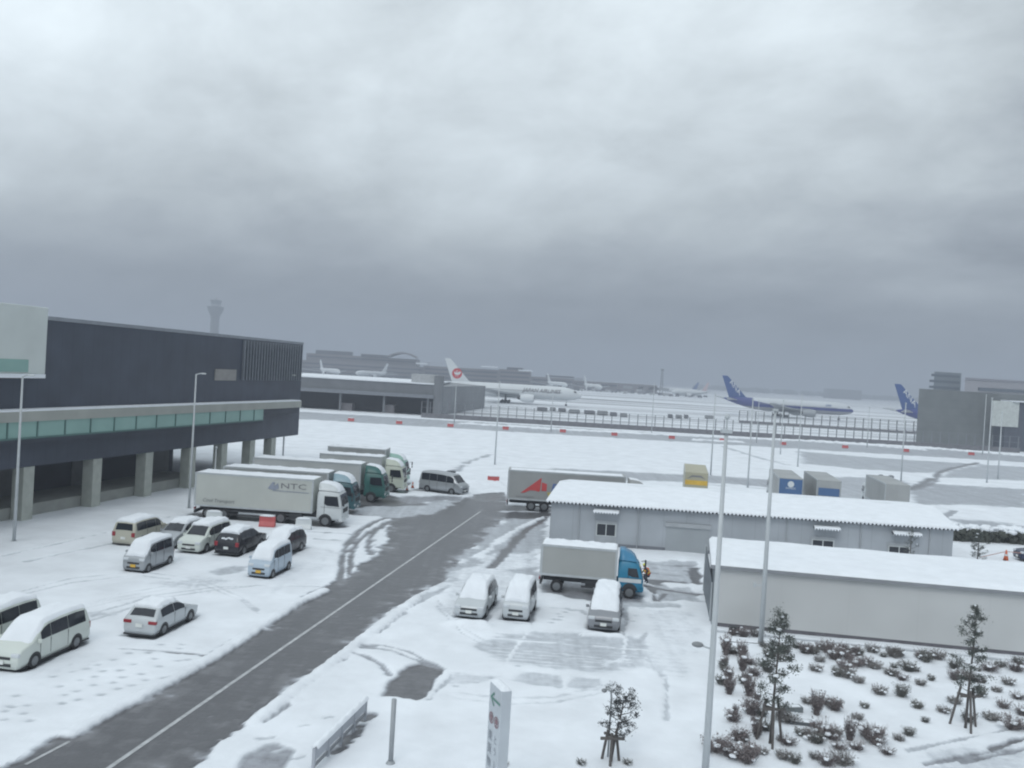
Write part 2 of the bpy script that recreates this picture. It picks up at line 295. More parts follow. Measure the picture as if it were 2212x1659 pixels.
for (u,v,L_) in ((265,1182,4.6),(352,1186,4.5),(406,1198,4.6),(487,1204,4.5),(580,1210,4.5),(1011,1341,4.5),(1112,1345,3.4),(1302,1369,4.6)): foot(by_end(u,v,L_),L_,1.85)
for (x,y,L_) in ((-20,74,13),(-20,80.6,12.5),(-19,88.3,13.5),(-15.5,95.5,10),(-16,102,10)): foot((x,y),L_,2.7,(1,-.05),.15)
foot((6.5,88.6),14,2.9,(1,-.02),.05); foot((-7.2,97),5.4,2.1,(1,-.4),.15)
GRIDS=[(-42,42,22.5,62,.14),(-68,72,62,112,.28),(-175,175,112,252,.8)]
def ground_fields(X,Y,st):
    n0=vnoise(X,Y,1.6,1,5); n1=vnoise(X,Y,.6,2,3); n2=vnoise(X,Y,9,3,4)
    c=np.ones_like(X); hh=np.zeros_like(X)
    big=n2
    c-=np.clip(vnoise(X,Y,14,9,4)-.32,0,1)*.5*(Y>35)
    for kind,pts,val,w,rag in [('a',ROAD,0.0,.30,.34)]+OPS:
        a=np.array(pts); pad=w*2+rag*2+1
        ix=(X>a[:,0].min()-pad)&(X<a[:,0].max()+pad)&(Y>a[:,1].min()-pad)&(Y<a[:,1].max()+pad)
        if not ix.any(): continue
        x,y=X[ix],Y[ix]; nn=n0[ix]*rag*1.4+n1[ix]*rag*.5
        if kind=='a':
            d=segdist(x,y,pts,True); d=np.where(inside(x,y,pts),-d,d)+nn; m=1-sst(-w*.5,w*.5,d)
        elif kind=='l': m=1-sst(w*.45,w*1.0,segdist(x,y,pts)+nn)
        else:
            d=segdist(x,y,pts)+nn*.5*w; m=1-sst(0,w*1.3,d); hh[ix]=np.maximum(hh[ix],val*m*(1+.5*n1[ix])); c[ix]=np.maximum(c[ix],sst(.05,.4,m)); continue
        c[ix]=c[ix]*(1-m)+val*m
        if kind=='a' and pts is ROAD:
            c[ix]+=m*np.clip((vnoise(x,y,2.2,31,4)-.30),0,1)*.7*(y>70)
            near=np.exp(-np.maximum(-d,0)/.8); c[ix]+=m*near*np.clip(vnoise(x,y,.9,41,4)-.02,0,1)*1.6
            c[ix]+=m*(vnoise(x,y,.5,43,3)>.62)*.5*np.exp(-np.maximum(-d,0)/1.6)
    for u,v in FP:
        p=G(u,v); ix=(abs(X-p[0])<.7)&(abs(Y-p[1])<.7)
        if ix.any(): c[ix]=np.minimum(c[ix],1-.55*np.exp(-(((X[ix]-p[0])/.22)**2+((Y[ix]-p[1])/.16)**2)))
    z=.11*sst(.15,.95,c)+.018*n1*sst(.3,.9,c)+.03*n0*sst(.6,1,c)+hh+.05*n2*sst(.7,1,c)*0.6
    return c,z
def ground_mat():
    m=bpy.data.materials.new('snowy_ground'); m.use_nodes=True; t=m.node_tree; b=t.nodes['Principled BSDF']; l=t.links
    at=t.nodes.new('ShaderNodeAttribute'); at.attribute_name='cover'; tc=t.nodes.new('ShaderNodeTexCoord')
    def noise(sc,det,rough=.6):
        n=t.nodes.new('ShaderNodeTexNoise'); n.inputs['Scale'].default_value=sc; n.inputs['Detail'].default_value=det; n.inputs['Roughness'].default_value=rough; l.new(tc.outputs['Object'],n.inputs['Vector']); return n.outputs['Fac']
    def mt(op,a,bb,c=None):
        n=t.nodes.new('ShaderNodeMath'); n.operation=op
        for i,x in enumerate((a,bb,c)):
            if x is None: continue
            if isinstance(x,(int,float)): n.inputs[i].default_value=x
            else: l.new(x,n.inputs[i])
        return n.outputs[0]
    f1=noise(2.2,7,.65); f2=noise(.35,4); f3=noise(14,4)
    # slush is streaky: noise stretched across
    mp=t.nodes.new('ShaderNodeMapping'); mp.inputs['Scale'].default_value=(.35,2.6,1); mp.inputs['Rotation'].default_value=(0,0,.05); l.new(tc.outputs['Object'],mp.inputs[0])
    n4=t.nodes.new('ShaderNodeTexNoise'); n4.inputs['Scale'].default_value=.9; n4.inputs['Detail'].default_value=5; l.new(mp.outputs[0],n4.inputs['Vector'])
    v=mt('ADD',at.outputs['Fac'],mt('MULTIPLY',mt('SUBTRACT',f1,.5),.40)); v=mt('ADD',v,mt('MULTIPLY',mt('SUBTRACT',n4.outputs['Fac'],.5),.22)); v=mt('ADD',v,mt('MULTIPLY',mt('SUBTRACT',f3,.5),.10))
    mp2=t.nodes.new('ShaderNodeMapping'); mp2.inputs['Rotation'].default_value=(0,0,math.radians(10)); mp2.inputs['Scale'].default_value=(1.5,.05,1); l.new(tc.outputs['Object'],mp2.inputs[0])
    n5=t.nodes.new('ShaderNodeTexNoise'); n5.inputs['Scale'].default_value=1.; n5.inputs['Detail'].default_value=4; l.new(mp2.outputs[0],n5.inputs['Vector'])
    v=mt('ADD',v,mt('MULTIPLY',mt('SUBTRACT',n5.outputs['Fac'],.42),.26))
    r=t.nodes.new('ShaderNodeValToRGB'); l.new(v,r.inputs[0]); e=r.color_ramp
    e.elements[0].position=.02; e.elements[0].color=(.085,.085,.093,1); e.elements[1].position=.98; e.elements[1].color=(.80,.83,.87,1)
    for p,c in ((.12,(.125,.125,.134,1)),(.24,(.17,.172,.183,1)),(.34,(.29,.30,.33,1)),(.50,(.44,.465,.50,1)),(.66,(.60,.63,.67,1)),(.80,(.76,.79,.83,1))):
        q=e.elements.new(p); q.color=c
    k=t.nodes.new('ShaderNodeMixRGB'); k.blend_type='MULTIPLY'; k.inputs[0].default_value=1; l.new(r.outputs[0],k.inputs[1])
    mr=t.nodes.new('ShaderNodeMapRange'); mr.inputs[1].default_value=.3; mr.inputs[2].default_value=.7; mr.inputs[3].default_value=.89; mr.inputs[4].default_value=1.05; l.new(f2,mr.inputs[0]); l.new(mr.outputs[0],k.inputs[2])
    l.new(k.outputs[0],b.inputs['Base Color'])
    rr=t.nodes.new('ShaderNodeMapRange'); rr.inputs[1].default_value=.15; rr.inputs[2].default_value=.6; rr.inputs[3].default_value=.33; rr.inputs[4].default_value=.85; l.new(v,rr.inputs[0]); l.new(rr.outputs[0],b.inputs['Roughness'])
    bp=t.nodes.new('ShaderNodeBump'); bp.inputs['Strength'].default_value=.7; bp.inputs['Distance'].default_value=.08; l.new(v,bp.inputs['Height']); l.new(bp.outputs[0],b.inputs['Normal'])
    return m
GM=ground_mat()
def build_ground():
    parts={'ground':[[],[],[],0],'road':[[],[],[],0],'access_road':[[],[],[],0]}
    for x0,x1,y0,y1,st in GRIDS:
        nx=int(round((x1-x0)/st))+1; ny=int(round((y1-y0)/st))+1
        xs=np.linspace(x0,x1,nx); ys=np.linspace(y0,y1,ny); X,Y=np.meshgrid(xs,ys)
        c,z=ground_fields(X.ravel(),Y.ravel(),st)
        V=np.stack([X.ravel(),Y.ravel(),z],1)
        i,j=np.meshgrid(np.arange(nx-1),np.arange(ny-1)); a=(j*nx+i).ravel(); Q=np.stack([a,a+1,a+nx+1,a+nx],1)
        fx=X.ravel()[Q].mean(1); fy=Y.ravel()[Q].mean(1)
        rd=inside(fx,fy,ROAD); ac=inside(fx,fy,ACC)
        for nm,mk in (('road',rd),('access_road',ac),('ground',~rd&~ac)):
            q=Q[mk]
            if not len(q): continue
            u,inv=np.unique(q,return_inverse=True); P=parts[nm]; P[0].append(V[u]); P[1].append(inv.reshape(-1,4)+P[3]); P[2].append(c[u]); P[3]+=len(u)
    for nm,(vs,fs,cs,n) in parts.items():
        v=np.concatenate(vs); f=np.concatenate(fs); cc=np.concatenate(cs)
        me=bpy.data.meshes.new(nm); me.vertices.add(len(v)); me.vertices.foreach_set('co',v.astype(np.float32).ravel())
        me.loops.add(f.size); me.loops.foreach_set('vertex_index',f.astype(np.int32).ravel()); me.polygons.add(len(f))
        me.polygons.foreach_set('loop_start',np.arange(0,f.size,4,dtype=np.int32)); me.polygons.foreach_set('loop_total',np.full(len(f),4,dtype=np.int32))
        me.polygons.foreach_set('use_smooth',np.ones(len(f),bool)); me.update(calc_edges=True)
        at=me.attributes.new('cover','FLOAT','POINT'); at.data.foreach_set('value',cc.astype(np.float32)); me.materials.append(GM)
        o=bpy.data.objects.new(nm,me); COL.objects.link(o); struct(o)
build_ground()
# airfield beyond the fence: taxiways seen as dark stripes in the snow
def airfield_mat():
    m=bpy.data.materials.new('airfield_snow'); m.use_nodes=True; t=m.node_tree; b=t.nodes['Principled BSDF']; l=t.links
    tc=t.nodes.new('ShaderNodeTexCoord'); mp=t.nodes.new('ShaderNodeMapping'); mp.inputs['Rotation'].default_value=(0,0,.03); mp.inputs['Scale'].default_value=(.0022,.035,1); l.new(tc.outputs['Object'],mp.inputs[0])
    n=t.nodes.new('ShaderNodeTexNoise'); n.inputs['Scale'].default_value=1.; n.inputs['Detail'].default_value=7; n.inputs['Roughness'].default_value=.72; l.new(mp.outputs[0],n.inputs['Vector'])
    r=t.nodes.new('ShaderNodeValToRGB'); l.new(n.outputs['Fac'],r.inputs[0]); e=r.color_ramp
    e.elements[0].position=.37; e.elements[0].color=(.20,.205,.22,1); e.elements[1].position=.54; e.elements[1].color=(.80,.83,.87,1); q=e.elements.new(.45); q.color=(.52,.54,.57,1)
    l.new(r.outputs[0],b.inputs['Base Color']); b.inputs['Roughness'].default_value=.8; return m
g=MB(); g.add([(-5000,-100,-.06),(5000,-100,-.06),(5000,6000,-.06),(-5000,6000,-.06)],[(0,1,2,3)]); struct(g.build('airfield',airfield_mat()))
MARK=mat('road_marking',(.42,.43,.44),.5,0,.25,3)
def strip(pts,w,z,name,m,skip=None):
    g=MB()
    for (a,b) in zip(pts[:-1],pts[1:]):
        a=Vector(a);b=Vector(b);d=(b-a).normalized();p=Vector((-d.y,d.x))*w/2
        g.add([(a-p).to_3d(),(b-p).to_3d(),(b+p).to_3d(),(a+p).to_3d()],[(0,1,2,3)])
    for i,v in enumerate(g.v): g.v[i]=(v[0],v[1],z)
    return struct(g.build(name,m))
cl=PG((150,1718),(235,1659),(640,1378),(1038,1105)); strip([cl[0],cl[-1]],.17,.010,'road_marking',MARK)
strip(PG((55,1652),(150,1602)),.13,.010,'road_marking',MARK)
# ---------------------------------------------------------------- vehicles
def loft(profile,belt,wb,wt,zb,endtaper=.9):
    """rings from front to rear; 15 points per ring"""
    rings=[]; n=len(profile); zmax=max(p[1] for p in profile)
    for i,(x,zt) in enumerate(profile):
        e=endtaper if i in (0,n-1) else (endtaper+.05 if i==1 else 1.)
        k=min(max((zt-belt)/(zmax-belt),0),1); w=wb*e; top=w*.97*(1-k)+wt*k; bl=min(belt,zt-.03); z5=bl+(zt-bl)*.86
        lowz=min(zb+.2,zt-.1)
        h=[(0,zb),(w*.9,zb),(w,lowz),(w,(lowz+bl)/2+.02),(w*.985,bl),(top,z5),(top-.10,zt),(0,zt+.025)]
        rings.append([(x,y,z) for y,z in h]+[(x,-y,z) for y,z in h[-2:0:-1]])
    return rings
def build_loft(rings,name,m,parent):
    g=MB(); n=len(rings[0]); vs=[p for r in rings for p in r]; fs=[]
    for i in range(len(rings)-1):
        for k in range(n): fs.append((i*n+k,i*n+(k+1)%n,(i+1)*n+(k+1)%n,(i+1)*n+k))
    fs+=[tuple(range(n)),tuple((len(rings)-1)*n+k for k in range(n))[::-1]]
    g.add(vs,fs); return g.build(name,m,parent,smooth=True)
def lerp(a,b,t): return tuple(a[i]+(b[i]-a[i])*t for i in range(3))
def rp(rings,t,k):
    i=min(max(int(t),0),len(rings)-2); return lerp(rings[i][k],rings[i+1][k],t-i)
def t_at(profile,x):
    for i in range(len(profile)-1):
        a,b=profile[i][0],profile[i+1][0]
        if b<=x<=a: return i+(a-x)/(a-b+1e-9)
    return 0
def side_window(rings,profile,x0,x1,sgn,m,parent,lo=.08,hi=.93,name='side_window'):
    g=MB(); n=7; vs=[]
    for i in range(n):
        t=t_at(profile,x0+(x1-x0)*i/(n-1)); a=rp(rings,t,4); b=rp(rings,t,5)
        for s in (lo,hi):
            p=lerp(a,b,s); vs.append((p[0],sgn*(p[1]+.015),p[2]))
    g.add(vs,[(2*i,2*i+2,2*i+3,2*i+1) for i in range(n-1)]); return g.build(name,m,parent)
def top_patch(rings,t0,t1,vw,m,parent,name,off=.014):
    g=MB(); nt_=6; vs=[]
    for i in range(nt_):
        t=t0+(t1-t0)*i/(nt_-1); a=rp(rings,t,6); c=rp(rings,t,7)
        q0=rp(rings,max(t-.3,0),7); q1=rp(rings,min(t+.3,len(rings)-1.001),7); d=Vector(q1)-Vector(q0); nn=Vector((d.z,0,-d.x)); nn=nn if nn.length>1e-6 else Vector((0,0,1)); nn.normalize()
        if nn.z<0: nn=-nn
        for s in (-1,-.5,0,.5,1):
            y=a[1]*vw*s; z=a[2]+(c[2]-a[2])*(1-abs(s)*vw); vs.append((a[0]+nn.x*off,y,z+nn.z*off))
    g.add(vs,[(i*5+k,i*5+k+1,(i+1)*5+k+1,(i+1)*5+k) for i in range(nt_-1) for k in range(4)]); return g.build(name,m,parent)
def snow_on(rings,t0,t1,th,parent,seed=0,name='snow_cover',hw=1.0,ragged=.015):
    g=MB(); A=26; B=15; vs=[]; rnd=random.Random(seed); ph=[rnd.uniform(0,6) for _ in range(6)]
    for i in range(A):
        for j in range(B):
            s=-1+2*j/(B-1); edge_t=min(i,A-1-i)/(A-1); rag=ragged*(math.sin(s*4+ph[0])+math.sin(s*7+ph[1]))*.5
            tt=i/(A-1); t=t0+(t1-t0)*min(max(tt+(rag if tt<.12 or tt>.88 else 0),0),1)
            a=rp(rings,t,6); b=rp(rings,t,5); c=rp(rings,t,7)
            q0=rp(rings,max(t-.35,0),7); q1=rp(rings,min(t+.35,len(rings)-1.001),7); d=Vector(q1)-Vector(q0); nn=Vector((d.z,0,-d.x)); nn=nn if nn.length>1e-6 else Vector((0,0,1)); nn.normalize()
            if nn.z<0: nn=-nn
            w=a[1]+(b[1]-a[1])*.8; y=w*s*hw*(1+.03*math.sin(tt*23+ph[2])*(abs(s)>.8))
            zz=a[2]+(c[2]-a[2])*(1-abs(s)) - (max(abs(s)-.9,0)*.5)
            e=min(1,min(tt,1-tt)/.07,(1-abs(s))/.16); e=math.sqrt(max(e,0)); h=.02+th*e*(1+.22*math.sin(tt*11+s*3+ph[3])+.15*math.sin(s*8+tt*19+ph[4]))-.034*(1-e)*(e<.3)
            vs.append((a[0]+nn.x*h,y,zz+nn.z*h))
    g.add(vs,[(i*B+k,i*B+k+1,(i+1)*B+k+1,(i+1)*B+k) for i in range(A-1) for k in range(B-1)]); return g.build(name,SNOW,parent,smooth=True)
def wheel(parent,x,y,r,w,sgn,hub=True):
    g=MB(); g.tube([(x,y-w/2,r),(x,y-w/2+.03,r),(x,y+w/2-.03,r),(x,y+w/2,r)],[r*.93,r,r,r*.93],18); o=g.build('wheel',RUBBER,parent)
    if hub:
        g=MB(); yo=y+sgn*(w/2+.004); g.tube([(x,yo-.02*sgn,r),(x,yo,r),(x,yo+.015*sgn,r)],[r*.66,r*.62,r*.2],16)
        for k in range(5):
            a=k*2*math.pi/5; g.box((x+math.cos(a)*r*.34,yo+.006*sgn,r+math.sin(a)*r*.34),(.05,.02,.05))
        g.build('rim',RIM,o)
    return o
def arch(parent,x,y,r,zb,sgn):
    g=MB(); n=14; R_=r+.075; vs=[]
    for k in range(n+1):
        a=math.pi*k/n; vs.append((x+math.cos(a)*R_,y+sgn*.006,max(r+math.sin(a)*R_*.98,zb)))
    vs+=[(x-R_,y+sgn*.006,zb),(x+R_,y+sgn*.006,zb)]; g.add(vs,[tuple(range(len(vs)))]); return g.build('wheel_arch',DARK,parent)
CARS={
'minivan':dict(P=[(2.32,.60),(2.29,.80),(2.12,.96),(1.45,1.12),(.75,1.66),(.45,1.77),(-.4,1.80),(-1.3,1.80),(-1.95,1.75),(-2.12,1.64),(-2.28,1.05),(-2.33,.55)],belt=1.06,wb=.85,wt=.70,zb=.22,wr=.32,wbase=1.36,ws=(3.05,4.4),win=[(.98,.36),(.33,-.77),(-.80,-1.97)],rear=(9.1,9.85),snow=(2.8,8.9)),
'kei_van':dict(P=[(1.70,.58),(1.67,.88),(1.56,1.02),(1.32,1.16),(.92,1.66),(.70,1.78),(-.2,1.85),(-1.1,1.86),(-1.5,1.80),(-1.58,1.70),(-1.66,1.05),(-1.70,.5)],belt=1.12,wb=.735,wt=.635,zb=.2,wr=.27,wbase=1.2,ws=(3.1,4.4),win=[(1.02,.44),(.40,-.46),(-.50,-1.38)],rear=(9.1,9.85),snow=(2.75,8.8)),
'hatchback':dict(P=[(2.0,.48),(1.96,.62),(1.80,.72),(1.0,.88),(.30,1.28),(.02,1.38),(-.5,1.43),(-1.15,1.41),(-1.48,1.33),(-1.84,.97),(-1.94,.88),(-2.02,.42)],belt=.90,wb=.83,wt=.66,zb=.2,wr=.29,wbase=1.22,ws=(3.1,4.4),win=[(.62,-.30),(-.35,-1.42)],rear=(8.15,8.92),snow=(4.5,8.0)),
'wagon':dict(P=[(2.25,.55),(2.2,.72),(2.0,.84),(1.2,1.0),(.45,1.5),(.1,1.60),(-.6,1.63),(-1.4,1.60),(-1.85,1.50),(-1.98,1.40),(-2.2,.98),(-2.28,.5)],belt=.98,wb=.84,wt=.66,zb=.2,wr=.31,wbase=1.32,ws=(3.1,4.4),win=[(.75,-.1),(-.18,-1.05),(-1.12,-1.8)],rear=(9.1,9.85),snow=(2.8,8.8)),
'suv':dict(P=[(2.28,.70),(2.22,.88),(2.0,.98),(1.15,1.10),(.5,1.58),(.2,1.67),(-.6,1.70),(-1.4,1.66),(-1.75,1.58),(-1.88,1.5),(-2.18,1.05),(-2.26,.6)],belt=1.08,wb=.88,wt=.66,zb=.28,wr=.35,wbase=1.33,ws=(3.1,4.4),win=[(.75,-.1),(-.18,-1.05),(-1.12,-1.7)],rear=(9.05,9.9),snow=(2.8,8.8)),
'highroof_van':dict(P=[(2.69,.62),(2.66,.95),(2.52,1.12),(2.2,1.28),(1.62,1.95),(1.35,2.12),(.2,2.24),(-1.4,2.26),(-2.3,2.22),(-2.48,2.1),(-2.62,1.2),(-2.69,.5)],belt=1.22,wb=.94,wt=.82,zb=.24,wr=.34,wbase=1.55,ws=(3.05,4.4),win=[(1.75,.85),(.80,-.35),(-.38,-1.33),(-1.36,-2.35)],rear=(9.1,9.85),snow=(3.3,8.8)),
}
def make_car(kind,name,label,paint,loc,head,cat='car',plate=None,snow=(None,None),sth=.10,snow_front=True,seed=0,group=None,hood_snow=False,ws_snow=True,rear_snow=False):
    c=CARS[kind]; P=c['P']; ca,sa=head
    t=thing(name,label,cat,(loc[0],loc[1],0.015),math.atan2(sa,ca),group)
    rg=loft(P,c['belt'],c['wb'],c['wt'],c['zb']); body=build_loft(rg,'body',paint,t)
    L0=P[0][0]; L1=P[-1][0]; wb=c['wb']
    for s in (-1,1):
        for (a,b) in c['win']: side_window(rg,P,a,b,s,GLASS,t)
        for xx in (c['wbase'],-c['wbase']): arch(t,xx,wb*s,c['wr'],c['zb'],s); wheel(t,xx,s*(wb-.09),c['wr'],.2,s)
        g=MB(); zl=P[1][1]-.02; g.box((L0-.10,s*(wb-.21),zl),(.22,.36,.17)); h=g.build('headlight',LAMP,t,bevel=.04)
        g=MB(); zr=P[-2][1]-.18; xr=P[-2][0]; g.box((xr+.02,s*(wb-(.13 if kind!='hatchback' else .2)),zr+(0 if kind!='hatchback' else .06)),(.16,.24 if kind!='hatchback' else .40,.30 if kind in('minivan','suv','wagon') else .15)); g.build('tail_light',REDL,t,bevel=.02)
        g=MB(); mx_=P[3][0]-.25; mz=c['belt']+.06; g.box((mx_,s*(wb+.10),mz),(.12,.17,.15)); g.box((mx_,s*(wb-.0),mz-.04),(.05,.12,.05)); g.build('door_mirror',paint,t,bevel=.03)
    for s in (-1,1):
        for xd in [w_[0]+.05 for w_ in c['win']]+[c['win'][-1][0]-.02-0*1]:
            tt_=t_at(P,min(xd,P[3][0]-.05)); q3=rp(rg,tt_,2); q4=rp(rg,tt_,4); MB().bb(q4[0]-.012,q4[0]+.012,s*(q4[1]+.0),s*(q3[1]+.006),q3[2],q4[2]).build('door_seam',DARK,t)
            if xd==c['win'][-1][0]+.05: break
    top_patch(rg,c['ws'][0],c['ws'][1],.93,GLASS,t,'windshield'); top_patch(rg,c['rear'][0],c['rear'][1],.9,GLASS,t,'rear_window')
    g=MB(); g.box((L0-.03,0,P[0][1]+.05),(.10,wb*1.05,.11)); g.box((L0+.0,0,.37),(.06,wb*1.15,.12)); g.build('grille',DARK,t,bevel=.01)
    g=MB(); g.box((L0+.03,0,.48),(.03,.33,.165)); g.build('number_plate',plate or PLW,t)
    g=MB(); g.box((L1-.02,0,.62),(.03,.33,.165)); g.build('number_plate',plate or PLW,t)
    g=MB(); g.bb(L1-.015,L0-.25,-wb*.93,wb*.93,c['zb']-.06,c['zb']+.01); g.build('underbody',DARK,t)
    a,b=c['snow']; a=snow[0] if snow[0] is not None else a; b=snow[1] if snow[1] is not None else b
    if sth: snow_on(rg,a,b,sth,t,seed)
    if hood_snow: snow_on(rg,1.9,2.98,sth*.7,t,seed+1,name='hood_snow',hw=.9)
    if rear_snow:
        g=MB(); xr=(P[9][0]+P[10][0])/2; zr=(P[9][1]+P[10][1])/2
        for k in range(4): g.blob((xr-.06,-.3+.2*k,zr-.05+.04*math.sin(k*2)),.13,8,5,.2,.5)
        g.build('snow_patch',SNOW,t,smooth=True)
    return t
P_WHITE=mat('white_car_paint',(.60,.64,.60),.25,0,.04,1); P_CREAM=mat('cream_car_paint',(.46,.45,.38),.4,0,.05,1); P_SILV=mat('silver_car_paint',(.36,.38,.40),.3,.35,.04,1)
P_LBLUE=mat('pale_blue_car_paint',(.42,.50,.58),.3,0,.04,1); P_BLACK=mat('black_car_paint',(.022,.022,.028),.25,0,.05,1); P_GREY=mat('grey_car_paint',(.25,.26,.28),.35,.3,.05,1); P_NAVY=mat('navy_car_paint',(.02,.03,.07),.25,0,.05,1); P_BEIGE=mat('pale_silver_car_paint',(.50,.53,.55),.35,.1,.04,1)
LOTL='vehicles standing in the left car park'; LOTR='vehicles standing in the right car park'
make_car('minivan','parked_minivan','white minivan at the lower left edge, snow on its windshield and roof',P_WHITE,near_side(76,1444.6,163,1403,.85,1),HN,'minivan',seed=1,sth=.08,group=LOTL)
make_car('minivan','parked_minivan','pale minivan cut off by the left frame edge beside the white minivan',P_WHITE,(near_side(76,1444.6,163,1403,.85,1)[0]-2.75,39.4),HN,'minivan',seed=2,snow=(4.2,8.9),sth=.1,group=LOTL)
make_car('hatchback','parked_hatchback','pale silver hatchback alone in the lot, its bare rear window towards us',P_BEIGE,near_side(355,1372,410,1345,.83,1),HD,'hatchback',seed=3,sth=.09,group=LOTL)
make_car('kei_van','parked_microvan','silver microvan with yellow plate and snowy hood, in front of the back row',P_SILV,near_side(322,1238,365.5,1221,.74,1),HN,'van',PLY,seed=4,snow=(1.9,8.8),group=LOTL)
make_car('kei_van','parked_microvan','pale blue microvan with yellow plate parked nearest the road',P_LBLUE,near_side(589,1252,623.5,1231.5,.74,1),HN,'van',PLY,seed=5,snow=(2.6,8.8),group=LOTL)
make_car('minivan','parked_minivan','cream van seen from behind, leftmost of the back row',P_CREAM,by_end(265,1182,4.6),HD,'van',seed=6,group=LOTL)
make_car('wagon','parked_wagon','dark-windowed silver car between the cream van and the white minivan',P_SILV,by_end(352,1186,4.5),HN,'car',seed=7,snow=(3.9,8.9),group=LOTL)
make_car('minivan','parked_minivan','white minivan facing us in the back row with a dark windshield strip',P_WHITE,by_end(406,1198,4.6),HN,'minivan',seed=8,snow=(4.0,8.9),sth=.13,group=LOTL)
make_car('suv','parked_suv','black car with red tail lamps and a snow patch on its rear window',P_BLACK,by_end(487,1204,4.5),HD,'car',seed=9,snow=(4.6,8.8),sth=.13,rear_snow=True,group=LOTL)
make_car('wagon','parked_wagon','black car half hidden behind the pale blue microvan, rightmost of the back row',P_BLACK,by_end(580,1210,4.5),HN,'car',seed=10,snow=(2.9,8.6),sth=.12,group=LOTL)
make_car('wagon','parked_wagon','silver people carrier, leftmost of the three facing us in the right lot',P_BEIGE,by_end(1011,1341,4.5),HN,'car',seed=11,snow=(2.75,8.9),sth=.11,group=LOTR)
make_car('kei_van','parked_microvan','small silver box van, middle of the three facing us in the right lot',P_BEIGE,by_end(1112,1345,3.4),HN,'van',seed=12,snow=(2.3,8.9),sth=.10,group=LOTR)
make_car('minivan','parked_minivan','grey van with dark mirrors, rightmost of the three facing us',P_GREY,by_end(1302,1369,4.6),HN,'van',seed=13,snow=(2.6,8.9),sth=.13,group=LOTR)
a=G(919,1062); b=G(978,1070); dv=Vector((b[0]-a[0],b[1]-a[1])).normalized()
make_car('highroof_van','parked_van','silver high roof passenger van standing side-on where the road widens',P_SILV,((a[0]+b[0])/2-dv.y*.94*1,(a[1]+b[1])/2+dv.x*.94),(dv.x,dv.y),'van',seed=14,sth=0)
make_car('suv','parked_suv','dark blue vehicle cut off by the right frame edge near the cone',P_NAVY,(ZY(2215,1200,75)[0]+2.0,75.5),(-1,.1),'car',seed=15,sth=.0)
